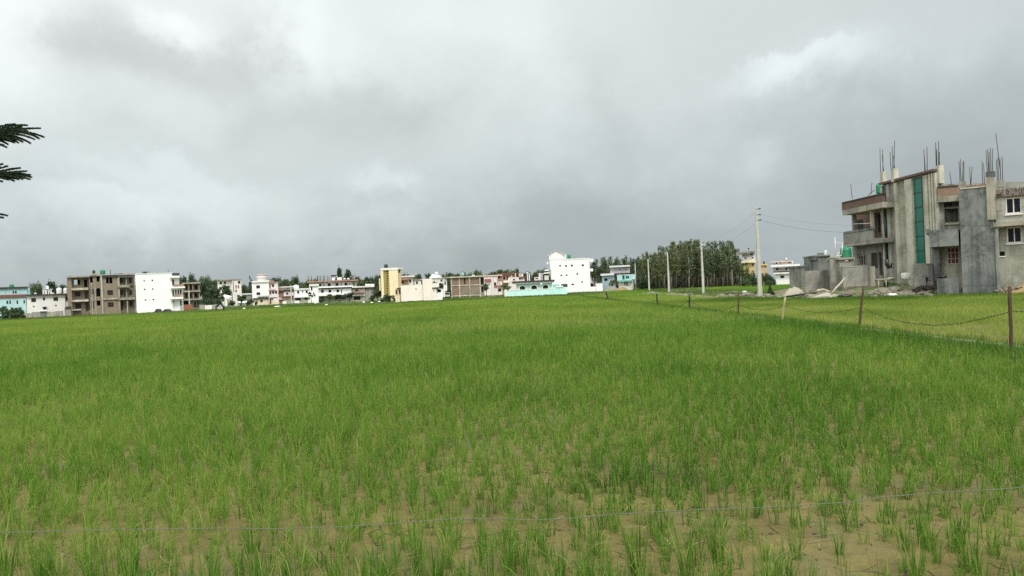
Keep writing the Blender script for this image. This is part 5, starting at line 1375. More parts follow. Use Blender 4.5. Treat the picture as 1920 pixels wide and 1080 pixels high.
b.slab("floor_slab", CEM_L, (168, 515, 192, 517.6), -.4, 9); b.slab("floor_slab", ROOFD, (191, 515.5, 222, 518.6), -.6, 9); b.slab("floor_slab", CEM_L, (222, 512.8, 254, 515.8), -.6, 9)
b.rod(207, 515, 207, 505.5, 3, .07, M_REBAR); b.rod(212, 514, 230, 512.5, 2, .05, M_REBAR); b.done()
tank(192.5, 505.5, 514, 166, 9, M_TGREEN, "green water tank on the brown unfinished block"); tank(176, 506.5, 512, 165, 5, M_TBLACK, "small black drum on a stand on the brown unfinished block")
b = Bld("tank_stand", "little white stand under the black drum", "stand", 176, 165, base=at(176, 516, 165).z + .3); b.slab("wall", CEM_L, (173.5, 512, 183, 515.5), -.3, .6); b.done()
# white slab house
b = Bld("house", "tall blank white slab house with stacked side balconies beside the brown unfinished block", "house", 290, 160)
vs_ = [("vent", 269.3, 525, 271.3, 528), ("vent", 284.3, 524.3, 286.8, 527.3), ("vent", 270, 541.3, 272.5, 544), ("vent", 285, 540.5, 287.5, 543.3), ("vent", 271.3, 561.3, 274.3, 563.6), ("vent", 280, 562, 281.6, 563.2), ("vent", 286, 560.6, 289, 563)]
u0, u1, z0, z1 = b.facade("wall", WHITE, (253.8, 513, 322, None), 0, 5.5, vs_)
b.facade("side_wall", WHITE, (322.2, 521, 336, None), .6, 5, [("w", 323, 524, 326.5, 535.5, FD), ("w", 323, 544, 326, 555, FD), ("w", 328.6, 543.5, 331, 556, FD), ("w", 336 - 3, 543, 335.6, 553, FD), ("vent", 323.5, 564.5, 326.5, 567)])
b.facade("side_wall", WHITE2, (336.2, 541, 343, None), 1.4, 3, [("w", 337.5, 543, 340, 552, FD), ("d", 336.8, 563, 340.5, 573)])
b.slab("balcony", WHITE, (319, 517.8, 337, 520.6), -.8, 5.5); b.slab("balcony_rail", ROOFD, (323, 512, 336.5, 516), -.5, -.3); b.slab("balcony", WHITE, (320, 537.5, 347, 540.4), -1, 5.5); b.slab("balcony_rail", TERRA, (325, 533, 345, 537.6), -.8, -.5)
b.slab("balcony", WHITE, (320, 557, 343, 560.6), -.9, 5.5); b.slab("balcony_rail", TERRA, (325.5, 552.6, 338, 557), -.6, -.35); b.slab("roof_edge", WHITE, (253.3, 512.2, 322.4, 513.3), -.1, 5.6)
b.rod(267, 512.5, 267, 509, 1, .05, M_REBAR); b.rod(279, 512, 279, 507.5, 1, .05, M_REBAR); b.rod(315.5, 511, 315.5, 505.5, 1, .05, M_REBAR); b.done()
tank(272, 509, 513, 163, 7.5, M_TBLACK, "squat dark tank on the blank white slab house")
for px, wd, hh, lb in [(293, 9, 7, "dark pointed tarpaulin at the white slab house's foot, first of two"), (310, 17, 6, "wide dark tarpaulin tent at the white slab house's foot")]:
    p = at(px, 588, 153); m = MB(); W_, H_ = wd / 2 * 153 / FPX, hh * 153 / FPX
    m.faces([(-W_, 0, 0), (W_, 0, 0), (W_ * 1.05, 2, 0), (-W_ * 1.05, 2, 0), (-.1 * W_, .1, H_), (.1 * W_, 1.9, H_ * .95)], [(0, 1, 4), (1, 2, 5, 4), (2, 3, 5), (3, 0, 4, 5)])
    o = m.build("tarpaulin", M_TARP); o.location = (p.x, 153, 0); tag(o, lb, "tarpaulin")
# concrete frame house behind, brick boundary wall
b = Bld("unfinished_house", "unfinished grey concrete house showing pillars and floor slabs, past the white slab house", "house", 358, 196)
for yt, yb, yw in [(533, 545, 2.2), (548, 560, 1.2)]:
    b.facade("back_wall", BRK_G, (342, yt, 375, yb), yw, 4, [("room", 347.5, yt + 2, 350.5, yb - 1, {"deep": 1}), ("room", 356.5, yt + 2, 359, yb - 1, {"deep": 1}), ("room", 365.5, yt + 2, 370, yb - 2, {"deep": 1})])
b.facade("ground_wall", CEM_M, (342, 563, 375, None), .8, 5, [("room", 344, 564.5, 353.5, 571, {"deep": 1.5}), ("d", 364, 566, 368, 576), ("room", 370, 565, 372.5, 573, {"deep": 1})])
for yt, x0, x1 in [(529.5, 341, 376), (544.8, 342, 376), (560, 342, 377)]: b.slab("floor_slab", CEM_L, (x0, yt, x1, yt + 2.6), -.8, 6)
for px in (343, 354.5, 362, 373.5): b.slab("pillar", CEM_L, (px - .7, 532, px + .7, 562), -.3, .1, own=True)
b.slab("pillar", RIB, (353.5, 545, 355.6, None), -.9, -.5, own=True); b.done()
b = Bld("boundary_wall", "red brick boundary wall before the unfinished concrete house", "wall", 348, 178); b.facade("wall", BRK_O, (336, 571.5, 361, None), 0, .3); b.done()
b = Bld("boundary_wall", "low broken white stone wall running along the field rim past the red brick wall", "wall", 400, 168)
for k, (x0, x1) in enumerate([(374, 384), (384.5, 398), (398.5, 409), (409.5, 421)]): b.facade("wall", WHITE2 if k % 2 else CEM_L, (x0, 571.5 + (k % 2) * .8 - k * .3, x1, None), .1 * k, .4)
b.done()
# two people bending in the rice
def person(px, py_foot, D, hpx, bend, cl_top, cl_leg, label, turn):
    H = max(hpx * D / FPX, 1.0); r = empty("person", (at(px, py_foot, D).x, D, 0), label, "person", "people working in the rice")
    def skin(name, edges, pts, rad, mat, par):
        me = bpy.data.meshes.new(name); me.from_pydata(pts, edges, []); o = bpy.data.objects.new(name, me); C.objects.link(o); o.parent = par
        sk = o.modifiers.new("skin", 'SKIN'); 
        for i, q in enumerate(rad): me.skin_vertices[0].data[i].radius = (q, q)
        me.skin_vertices[0].data[0].use_root = True
        sb = o.modifiers.new("sub", 'SUBSURF'); sb.levels = 1; sb.render_levels = 1; me.materials.append(mat); return o
    s = 1.6; f = bend
    hip = (0, 0, .52 * s); ch = (f * .30 * s, 0, (.52 + .26 * (1 - f * .55)) * s); nk = (f * .40 * s, 0, (.52 + .34 * (1 - f * .7)) * s); hd = (f * .47 * s, 0, (.52 + .42 * (1 - f * .75)) * s)
    pts = [hip, ch, nk, hd, (f * .50 * s, 0, hd[2] + .06 * s)]
    for sg in (-1, 1):
        pts += [(ch[0], sg * .12 * s, ch[2] + .05 * s), (ch[0] + .10 * s, sg * .14 * s, ch[2] - .13 * s), (ch[0] + .18 * s, sg * .10 * s, ch[2] - .28 * s), (ch[0] + .20 * s, sg * .09 * s, ch[2] - .33 * s)]
        pts += [(0, sg * .06 * s, .50 * s), (.03 * s, sg * .07 * s, .27 * s), (0, sg * .07 * s, .03 * s), (.08 * s, sg * .075 * s, .01 * s)]
    ed = [(0, 1), (1, 2), (2, 3), (3, 4)]; rad = [.10 * s, .095 * s, .045 * s, .062 * s, .05 * s]
    for k in (0, 1):
        o_ = 5 + 8 * k; ed += [(1, o_), (o_, o_ + 1), (o_ + 1, o_ + 2), (o_ + 2, o_ + 3), (0, o_ + 4), (o_ + 4, o_ + 5), (o_ + 5, o_ + 6), (o_ + 6, o_ + 7)]
        rad += [.045 * s, .035 * s, .026 * s, .022 * s, .07 * s, .05 * s, .03 * s, .028 * s]
    skin("body", ed, pts, rad, cl_leg, r)
    skin("shirt", [(0, 1), (1, 2), (1, 3), (1, 5), (3, 4), (5, 6)], [hip, ch, (nk[0] * .95, 0, nk[2] * .98), pts[5], pts[6], pts[13], pts[14]], [.112 * s, .108 * s, .06 * s, .055 * s, .045 * s, .055 * s, .045 * s], cl_top, r)
    r.rotation_euler = (0, 0, turn); r.scale = (1, 1, H / 1.55 if bend < .3 else 1); return r
M_CLD = plain("dark clothes", (.02, .02, .024), .9, 0, .3, 8); M_CLB = plain("dark blue clothes", (.02, .026, .045), .9, 0, .3, 8); M_SKIN = plain("brown skin and dark cloth", (.05, .032, .024), .8, 0, .3, 8)
person(405, 583, 131, 8.5, .8, M_CLD, M_CLD, "person in black stooping at the field rim before the broken white stone wall", .4)
person(419.5, 581, 133, 7, .75, M_CLB, M_SKIN, "person in dark blue stooping at the field rim, nearer the white canvas shelter", 2.7)
# cream flats with canvas shelters
b = Bld("house", "cream flats in two blocks with reddish trim, half hidden by dark trees", "house", 430, 262)
b.facade("wall", WHITE2, (408, 525, 435, 549), .0, 7, [("w", 412, 528, 416, 533, FD), ("w", 420, 527.5, 424, 533, FD), ("w", 411, 538, 416, 544, FD), ("w", 421, 536, 430, 544, {"frame": TERRA, "nv": 3})]); b.facade("wall", PINKL, (435.2, 523.5, 452.5, None), -1, 7, [("w", 437, 527, 438.6, 548, {"frame": TERRA, "nh": 6}), ("w", 441.5, 535, 444, 541, {"frame": TERRA}), ("w", 446, 534.5, 448.6, 541, {"frame": TERRA}), ("w", 441.5, 543, 444, 548, FD), ("w", 446, 527, 451, 532, FD)])
b.facade("lower_wall", WHITE2, (410, 549, 435, None), .4, 7, [("d", 415, 553, 420, 562)]); b.slab("roof_slab", CEM_L, (407, 523.5, 453.5, 525.2), -1.3, 7); b.slab("balcony", WHITE2, (410, 547, 433, 549.5), -1.2, .3); b.done()
for px, py, wd, hh, lb in [(421, 561, 13, 9, "slanting white canvas shelter before the cream flats, biggest"), (452, 569, 15, 6, "white sheet spread low before the yard of the pink-topped house"), (449, 557, 8, 3.5, "small white sheet roof beside the cream flats")]:
    p = at(px, py, 232); u = 232 / FPX; m = MB(); m.box8([(-wd / 2 * u, 0, .1 + hh * u * .25), (wd / 2 * u, .3, 0.1), (wd / 2 * u, 3, hh * u * .45), (-wd / 2 * u, 3, hh * u * .75), (-wd / 2 * u, 0, hh * u * .45), (wd / 2 * u, .3, .25), (wd / 2 * u, 3.1, hh * u * .6), (-wd / 2 * u, 3, hh * u)])
    o = m.build("canvas_shelter", M_SACK); o.location = (p.x, 232, max(p.z, 0)); tag(o, lb, "canvas")
    mb = MB(); [mb.tube([(sx * wd * .4 * u, 2, -p.z - .3), (sx * wd * .4 * u, 2, hh * u * .4)], .06, 5) for sx in (-1, 1)]; mb.build("pole", M_BRUSH, o)
b = Bld("low_wall", "long pale yard roof line before the cream flats", "shed", 460, 245); b.facade("wall", CEM_M, (445, 552.5, 473, None), 0, 3, [("room", 450, 555, 458, 560, {"deep": 1})]); b.slab("roof_slab", TIN, (440, 550.3, 474, 552.6), -.4, 3.4); b.done()
# pink-topped house
b = Bld("house", "three-storey house, white left part and pink right part, with a round pink roof room", "house", 497, 242)
b.facade("wall", WHITE, (472.5, 529, 504.3, None), -.4, 7, [("w", 480.5, 535, 487.5, 541, FD), ("w", 481, 548, 488, 554, FD)]); b.facade("wall", PINKL, (504.5, 528, 521.5, None), .2, 7, [("w", 505.3, 534, 507.5, 541, FD), ("w", 510, 533, 514, 538.5, FD), ("w", 505.5, 546.5, 508, 552.5, FD), ("w", 510.5, 546, 514, 551, FD), ("w", 516, 545, 519.5, 551, FD)])
b.slab("roof_slab", WHITE2, (471.5, 526.3, 505, 529.2), -.9, 7); b.slab("balcony", PINK, (503.5, 541, 517, 544), -.6, .19); b.slab("roof_slab", TERRA, (504, 525.3, 514, 531), -.4, 6); b.slab("roof_awning", ROOFD, (513, 523.5, 526, 525.4), -.8, 5)
c_ = at(491, 527, 245); u = 245 / FPX
m = MB(); m.lathe([(8.5 * u, -.2), (8.5 * u, 6 * u), (9.5 * u, 6.2 * u), (9.5 * u, 8.5 * u), (8.6 * u, 8.6 * u), (8.6 * u, 11 * u), (10 * u, 11.3 * u), (10 * u, 12 * u)], (c_.x, 245, c_.z), 18); m.build("roof_room", PINKL, b.root, b.off)
m = MB(); m.lathe([(8.75 * u, 8.6 * u), (8.75 * u, 10.8 * u)], (c_.x, 245, c_.z), 18); m.build("roof_band", PINK, b.root, b.off); b.done()
b = Bld("yard_house", "low pale-yellow yard house with a lean-to roof before the pink-topped house", "house", 490, 232)
b.facade("wall", LIMEY, (474.5, 560, 513, None), 0, 4, [("w", 488, 562.5, 492.3, 567, FD), ("d", 506, 560.8, 508.6, 570)]); b.slab("lean_to", TIN, (483, 553, 504, 556), -1.0, 3); b.slab("roof_slab", ROOFD, (474, 558.2, 520, 560.2), -.5, 4); b.facade("back_wall", WHITE, (480, 553, 505, 558.2), 2.5, 1.2, [("room", 484, 553.6, 491, 557.8, {"deep": .8})], top=True); b.slab("post", RIB, (504, 552, 505.6, None), -.6, -.35, own=True); b.done()
# brick-red row house and the low white row
b = Bld("row_house", "brick-red and pink row house with a brown roof, next to the pink-topped house", "house", 536, 246)
b.facade("wall", TERRA, (521.8, 543, 532, None), 0, 6, []); b.facade("wall", PINKL, (532.2, 546, 551.8, None), -.3, 6, [("w", 536.5, 548.8, 540.5, 552.8, FD), ("d", 522, 562, 530, 570)]); b.facade("roof_room", CREAM, (522, 538.8, 552, 543), 1.4, 4, [("w", 538, 540, 543, 541.7, FD)], top=True)
b.slab("roof_slab", WHITE2, (521, 537, 553, 539), .8, 6); b.slab("roof_awning", ROOFR, (528, 555, 552, 557.2), -1.4, -.31); b.slab("floor_slab", ROOFD, (521.4, 544.4, 552, 546.2), -.7, 6); b.slab("lower_front", PINK, (519, 557.3, 552, 562), -.6, -.31); b.done()
b = Bld("row_house", "low white two-storey row house with square dark windows and a small roof tank", "house", 566, 244)
b.facade("wall", WHITE, (552, 543, 581, 556), 0, 6, [("w", 557, 545.5, 561.3, 550.6, FD), ("w", 566, 545, 568.6, 548.6, FD), ("w", 573, 544.5, 577, 549.5, FD)]); b.facade("lower_wall", WHITE2, (552, 557.8, 582, None), .5, 5.5, [("room", 554.5, 558.6, 563.5, 565, {"deep": 2}), ("room", 571, 557.5, 577, 562, {"deep": 1}), ("d", 547 + 6, 559, 554.3, 568)]); b.slab("floor_slab", TIN, (550.5, 555.6, 584, 557.8), -.9, 6); b.slab("roof_slab", WHITE2, (551, 540.6, 583, 543.1), -.4, 6.2); b.done()
tank(555, 534, 540.8, 248, 11, M_TWHITE, "wide white roof tank on the low white row house")
b = Bld("road_post", "thin white concrete post before the low white row house", "post", 545.5, 233); b.slab("wall", RIB, (544.6, 534, 546.4, None), 0, .3); b.done()
b = Bld("yard_wall", "low pale wall with openings along the rim before the row houses", "wall", 545, 234)
for x0, x1, mt in [(513.5, 524, LIMEY), (530, 537, WHITE2), (538, 546, CEM_L), (552.5, 562, WHITE2), (566, 577, CEM_L), (578, 590, WHITE2)]: b.facade("wall", mt, (x0, 565.5 - (x0 - 513) * .05, x1, None), 0, .3)
b.done()
# little white tower
b = Bld("tower_house", "narrow white tower house with one tall dark opening, before the long house", "house", 589, 236); b.facade("wall", WHITE, (581, 536, 597, None), 0, 4, [("room", 583, 538, 585.8, 545, {"deep": 1}), ("w", 589, 552, 591.5, 556, FD)]); b.slab("roof_slab", WHITE2, (579.5, 533, 598, 536.2), -.5, 4.3); b.done()
# long house with rods on the roof
b = Bld("long_house", "long white three-storey house with a row of rod clusters along its brown roof edge", "house", 624, 250)
b.facade("upper_wall", WHITE2, (580, 530, 660, 540), .6, 7, [("w", x_, 531.5 - (x_ - 597) * .02, x_ + 5.5, 537 - (x_ - 597) * .02, FD) for x_ in (597, 614.5, 629, 646)] + [("d", x_, 531.5, x_ + 1.6, 539) for x_ in (606.5, 639.5, 655)])
b.facade("mid_wall", WHITE, (597, 541.5, 659, 552.5), .4, 7, [("w", x_, 543.5 - (x_ - 600) * .02, x_ + 5, 549 - (x_ - 600) * .02, FD) for x_ in (602, 616, 631)] + [("d", 639.5, 543, 641.5, 551)]); b.facade("ground_wall", CEM_M, (597, 554, 659, None), .9, 7, [("room", x_, 556, x_ + 6, 561, {"deep": 1.5}) for x_ in (602, 615, 628, 642)])
b.slab("roof_slab", TERRA, (576, 525.6, 672, 528.3), -1.2, 8); b.slab("floor_slab", ROOFD, (600, 538.7, 660, 541), -.3, .38); b.slab("balcony", WHITE, (595, 536.3, 662, 539), -.9, .58); b.slab("balcony", WHITE, (597, 551, 660, 554), -.8, .38)
b.facade("end_wall", PINKL, (660.2, 528.5, 669, None), 1.2, 6, [("w", 662.5, 530, 665, 535, FD)]); b.slab("roof_room", WHITE, (622, 518, 628, 525.7), 2, 5); b.slab("roof_room", WHITE2, (632, 520, 641, 525.7), 2, 5); b.slab("roof_awning", ROOFD, (620.5, 515.5, 631, 517.8), 1.5, 5)
for px in (579, 584, 594.6, 596, 600, 602, 607, 609, 614, 617, 621, 660, 662.5, 666):
    b.rod(px, 526.5 - (px - 579) * .02, px - .3, 517.5 - (px - 579) * .03 + RND.uniform(-1, 1), .5, .10, M_REBAR)
b.done()
for px in (646, 653): lump("roof_dish", px, 525, 250, 5, 4, M_TWHITE, "white round bundle on the long house's roof by the dark trees", "bundle", 50 + px, "round bundles on the long house's roof")
# grey house with rust awning
b = Bld("house", "plain grey house with white parapet and a rust-red awning, before the yellow tower", "house", 680, 236)
b.facade("wall", CEM_L, (661, 540, 684.3, None), 0, 7, [("w", 666.5, 542.5, 671.5, 547, FD), ("room", 663, 556, 676, 562.5, {"deep": 1.5})]); b.facade("wall", CEM_M, (684.5, 539, 701, None), .3, 7); b.slab("roof_slab", WHITE2, (660, 536.5, 702, 538.8), -.6, 7.4); b.slab("roof_edge", ROOFD, (660, 538.8, 701, 540.2), -.4, 7.3); b.slab("awning", ROOFR, (661.5, 548.5, 683, 551), -1.3, -.01); b.slab("white_band", WHITE, (661, 551.6, 684, 554.5), -.5, -.01); b.done()
for i, px in enumerate((687, 691, 696, 700)): lump("parapet_knob", px, 536.5, 237, 4.6, 4.6, M_SACK, "white knob on the plain grey house's parapet", "parapet knob", 60 + i, "white knobs on the grey house's parapet")
# yellow tower
b = Bld("tower_house", "tall pale-yellow tower house with a dark ochre stair slot and a black tank", "house", 730, 192)
b.facade("wall", YELLOW, (713.8, 503.5, 718.8, None), -.15, 6); b.facade("stair_wall", YELLOWD, (719, 506, 729, None), .25, 5.5, [("vent", 724.8, 507.5 + k * 4.6, 727.3, 510 + k * 4.6, {"deep": .5}) for k in range(10)]); b.facade("wall", YELLOW, (729.2, 503.5, 746.2, None), -.15, 6); b.slab("roof_edge", WHITE2, (713.5, 502.2, 746.8, 506.2), -.25, 6); b.facade("rear_wall", ORANGE, (746.4, 503.5, 752, None), 1.5, 3, [("w", 747.5, 506, 750, 512, FD)]); b.slab("balcony", WHITE2, (746.4, 502.5, 755, 504.2), 1, 4.5); b.facade("side_room", YELLOW, (711, 522, 713.6, 545), .8, 3); b.done()
tank(724, 495, 503.3, 194, 7, M_TBLACK, "black water tank on top of the yellow tower house")
# orange low house and the small white one behind
b = Bld("house", "orange and white low house with brown awnings just behind the cream house", "house", 760, 200); b.facade("wall", ORANGE, (747, 519.5, 765, None), 0, 5, [("w", 752, 527, 757, 531, FD)]); b.slab("roof_awning", ROOFR, (747, 524, 768, 526.3), -.9, -.01); b.facade("wall", WHITE2, (765.2, 520, 775, None), .6, 4, [("w", 767, 524, 771, 530, FD)]); b.slab("roof_slab", WHITE2, (746, 517, 777, 519.7), -.3, 5); b.done()
b = Bld("house", "tiny white house with green door behind the cream house", "house", 784, 202); b.facade("wall", WHITE2, (777, 525, 790, None), 0, 4, [("d", 780, 527, 783.5, 533, {"pane": GREEN_DK})]); b.slab("roof_slab", CEM_L, (776, 523.2, 791, 525.2), -.3, 4.2); b.done()
# cream blank house
b = Bld("house", "long blank cream house with a stepped top, nearest across the field", "house", 780, 158)
b.facade("wall", CREAM, (751.5, 534.5, 792.3, None), 0, 5, [("vent", 779, 541, 781.5, 543)]); b.facade("wall", CREAM, (792.5, 522.5, 810.8, None), 0, 5, []); b.facade("end_wall", CREAM, (811, 531, 817.8, None), .05, 4.5, [("vent", 812, 544.5, 813.8, 546.5)])
b.facade("white_end", WHITE, (818, 541.5, 829.5, None), .7, 3, [("room", 820, 542.5, 827, 548, {"deep": 1.5})]); b.slab("balcony", WHITE2, (811.2, 531, 823, 538.6), .2, 3, ); b.slab("balcony_floor", ROOFD, (810.5, 538.8, 824, 540.6), -.2, 3)
b.facade("side_wing", ORANGE, (741, 541, 751.3, None), .7, 4, [("w", 741.8, 544, 745, 552, {"frame": M_FRAMED, "nv": 1}), ("w", 751.5 - 3.5, 543, 751, 552, FD)]); b.slab("roof_slab", ROOFD, (744, 539.5, 752, 541), .3, 4.5); b.slab("base_strip", LIMEY, (741.5, 555, 750, None), .5, .69); b.slab("wing_window", WHITE, (751.6, 542, 752.2, 553), -.02, -.003); b.done()
# white houses behind the gap
b = Bld("house", "white house with a hipped pale roof, back in the gap beside the brick shell", "house", 814, 236); b.facade("wall", WHITE2, (806, 521, 838, None), 0, 6, [("w", 826, 524, 829, 528, FD), ("w", 832, 528, 836, 534, FD)]); b.slab("roof_slab", WHITE, (805, 518.5, 828, 521.2), -.5, 6)
u0, u1, z0, z1 = b.rect((807, 513.5, 826, 518.6)); m = MB(); m.faces([b.P(u0, 0, z0), b.P(u1, 0, z0), b.P(u1, 5, z0), b.P(u0, 5, z0), b.P(u0 + .6, 2.5, z1), b.P(u1 - .9, 2.5, z1)], [(0, 1, 5, 4), (1, 2, 5), (2, 3, 4, 5), (3, 0, 4)]); m.build("roof", TIN, b.root, b.off); b.slab("roof_slab", CEM_L, (829, 519.5, 843, 521.5), -.8, 5); b.slab("pillar", WHITE, (832, 521.5, 833.2, None), -.6, -.3, own=True); b.done()
tank(818.5, 509.5, 514.5, 238, 6, M_TWHITE, "small pale tank above the hipped white roof")
# parked truck in the gap
t0 = at(839, 557, 199); u = 199 / FPX
r = empty("parked_truck", (t0.x, 199, 0), "parked truck with a pale front in the dark gap beside the brick shell", "truck")
m = MB(); m.box(-4.6 * u, 4.6 * u, 0, 1.6, 1.5 * u * 2, 11 * u); m.build("cab", plain("pale truck paint", (.50, .48, .40), .5, 0, .3), r)
m = MB(); m.box(-5 * u, 5 * u, 1.65, 6, 3 * u, 13.5 * u); m.build("cargo_box", plain("dark truck box", (.06, .055, .05), .7), r)
m = MB(); m.box(-4 * u, 4 * u, -.03, -.005, 7 * u, 10 * u); m.build("windscreen", M_GLASS, r)
m = MB(); m.box(-4.7 * u, 4.7 * u, -.25, -.04, 1.6 * u, 3 * u); m.build("bumper", M_FRAMED, r)
for sx in (-1, 1):
    for yy_ in (.8, 4.6):
        m = MB(); m.lathe([(.15, -.15), (.48, -.15), (.5, 0), (.48, .15), (.15, .15)], n=14); o = m.build("wheel", M_TARP, r); o.rotation_euler = (0, math.pi / 2, 0); o.location = (sx * 3.9 * u, yy_, .5)
    m = MB(); m.lathe([(.12, -.02), (.12, .02)], n=10); o = m.build("headlight", M_FRAMEW, r); o.rotation_euler = (math.pi / 2, 0, 0); o.location = (sx * 3.4 * u, -.03, 4.6 * u)
# brick shell
b = Bld("unfinished_house", "two-storey red-brown brick shell divided by pale concrete pillars and a floor beam", "house", 875, 200)
b.facade("wall", BRK_R, (845.5, 520.5, 900, None), 0, 7, [("room", 870, 521.5, 872.6, 533.5, {"deep": .6}), ("room", 869.8, 537.5, 873.2, 542.3, {"deep": .6})])
b.slab("washed_brick", BRK_G, (864, 537, 879.3, 552.5), -.03, -.004); b.slab("washed_brick", BRK_G, (881.5, 537, 900, 552.5), -.03, -.004)
for px, w_ in ((846.2, 1.8), (861.2, 1.8), (880.3, 1.9), (900, 2)): b.slab("pillar", RIB, (px - w_ / 2, 519.5, px + w_ / 2, None), -.22, .1, own=True)
b.slab("floor_beam", RIB, (847.1, 534.6, 860.2, 536.4), -.16, -.035); b.slab("floor_beam", RIB, (862.2, 534, 879.2, 535.8), -.16, -.035); b.slab("floor_beam", RIB, (881.3, 533.4, 899, 535.2), -.16, -.035); b.slab("plinth", RIB, (845, 553.3, 901, 555.2), -.2, -.035); b.slab("roof_slab", RIB, (843, 517.6, 909, 520), -.6, 7.5)
b.facade("end_room", BRK_D, (901.2, 520.2, 907.5, 534), 1.0, 5, [("room", 902, 521.5, 905.5, 532, {"deep": 1})]); b.facade("end_porch", CEM_L, (901.2, 537, 907, None), .8, 5, [("room", 903.5, 538.5, 906, 548, {"deep": 1})]); b.slab("porch_slab", CEM_M, (900.5, 534, 913, 536.6), -.3, 5)
for px, h_ in ((867, 516), (888, 515.6)):
    b.rod(px, 518, px, h_, 2, .06, M_REBAR)
b.done()
lump("roof_bundle", 868, 518, 203, 6, 8, plain("green and white banner", (.25, .5, .38), .8, 0, .5, 2), "green and white flag bundle on the brick shell's roof", "bundle", 77)
lump("roof_bundle", 887.5, 518, 203, 6, 3, M_SACK, "white sheet heap on the brick shell's roof", "bundle", 78)
b = Bld("low_wall", "pale bleached kerb of stones on the rim between brick shell and cyan wall", "wall", 920, 191)
for k in range(7): b.facade("wall", LIMEY if k % 2 else RIB, (886 + k * 8, 557.2 - k * .45, 893.5 + k * 8, None), .05 * (k % 3), .4)
b.done()
# pink and terracotta houses
b = Bld("house", "pink house with crimson balcony band and a terracotta upper room behind thin pillars", "house", 924, 226)
b.facade("wall", PINKL, (907.5, 517.5, 932, None), 0, 6, [("w", 926.5, 529.5, 930.5, 536, FD)]); b.slab("red_band", RED, (908.5, 523, 921, 527.5), -.5, -.01); b.facade("wall", TERRA, (932.2, 516.5, 941, 526.5), .3, 5, [("w", 934, 518, 938, 522, FD)]); b.facade("lower_wall", PINKL, (932.2, 528, 941.5, None), .3, 5, [("vent", 935, 530, 937, 532), ("room", 933, 541, 940, 547, {"deep": 1})]); b.slab("floor_slab", RED, (926, 534.8, 941, 537.6), -.4, -.01); b.slab("roof_slab", PINK, (906.5, 515.6, 942, 517.7), -.3, 6); b.done()
b = Bld("pillar_frame", "frame of three thin white pillars standing before the pink house", "pillars", 927, 204)
for px, yt in ((921.7, 530), (925.6, 518), (932.8, 516)): b.slab("pillar", RIB, (px - .65, yt, px + .65, None), 0, .35, own=True)
b.done()
b = Bld("house", "terracotta terrace with many small pillars and a long brown roof edge, behind the cyan bungalow", "house", 958, 262)
b.facade("wall", TERRA, (932, 514.5, 966, None), 0, 6, [("room", 943.5, 519, 947, 524, {"deep": 1}), ("room", 950, 518, 954, 524, {"deep": 1})]); b.facade("wall", PINKL, (953, 520, 973, None), -.5, 4, [("w", 962, 523, 965.5, 526, FD)]); b.slab("roof_slab", ROOFR, (932, 512, 973, 514.6), -.6, 6); b.slab("balcony", CREAM, (944, 525.8, 955, 530), -.9, -.51); b.slab("pillar", WHITE2, (966.2, 512.5, 967.6, 530), -.8, -.55, own=True); b.slab("pillar", WHITE2, (958.5, 516, 959.8, 530), -.8, -.55, own=True); b.done()
b = Bld("house", "cream-topped pink house low behind the cyan bungalow's roof", "house", 980, 264); b.facade("wall", CREAM, (972.5, 513.5, 981, 519), 0, 5, [("w", 975, 514.8, 977, 516.5, FD)]); b.facade("wall", PINKL, (970, 521, 984, None), -.5, 5, [("w", 973, 522, 978, 524, FD)]); b.slab("roof_awning", ROOFR, (969, 518.6, 986, 521), -1.0, 4); b.done()
b = Bld("tower_house", "dark narrow house with two white upright slabs, behind the cyan bungalow", "house", 990, 240); b.facade("wall", ROOFD, (985, 513, 995, None), 0, 5, []); b.slab("pillar", WHITE2, (988.2, 512.5, 990, 527.5), -.3, -.01, own=True); b.slab("pillar", WHITE2, (991.5, 512.5, 993.6, 527.5), -.3, -.01, own=True); b.slab("roof_slab", WHITE2, (986.5, 510.5, 991, 512.6), -.4, 3); b.done()
b = Bld("house", "mauve and pink stepped house touching the white gabled house", "house", 1018, 242); b.facade("wall", PINKL, (1002, 519.5, 1012, None), 0, 5, [("w", 1004, 521, 1008.5, 523.5, FD)]); b.slab("pillar", WHITE2, (1010.5, 512, 1013.4, 527), -.3, -.01, own=True); b.facade("wall", MAUVE, (1013.5, 512, 1021, None), .5, 4, [("w", 1018, 515, 1020.5, 526, FD)]); b.facade("wall", PINKL, (1021.2, 516, 1029, None), .2, 4, []); b.slab("floor_slab", WHITE, (1020, 510.8, 1030, 513), -.4, 4); b.slab("floor_slab", WHITE, (1021, 505.5, 1029, 507.8), -.2, 4); b.slab("floor_slab", ROOFD, (1019.5, 513, 1030, 515.8), .4, 4); b.done()
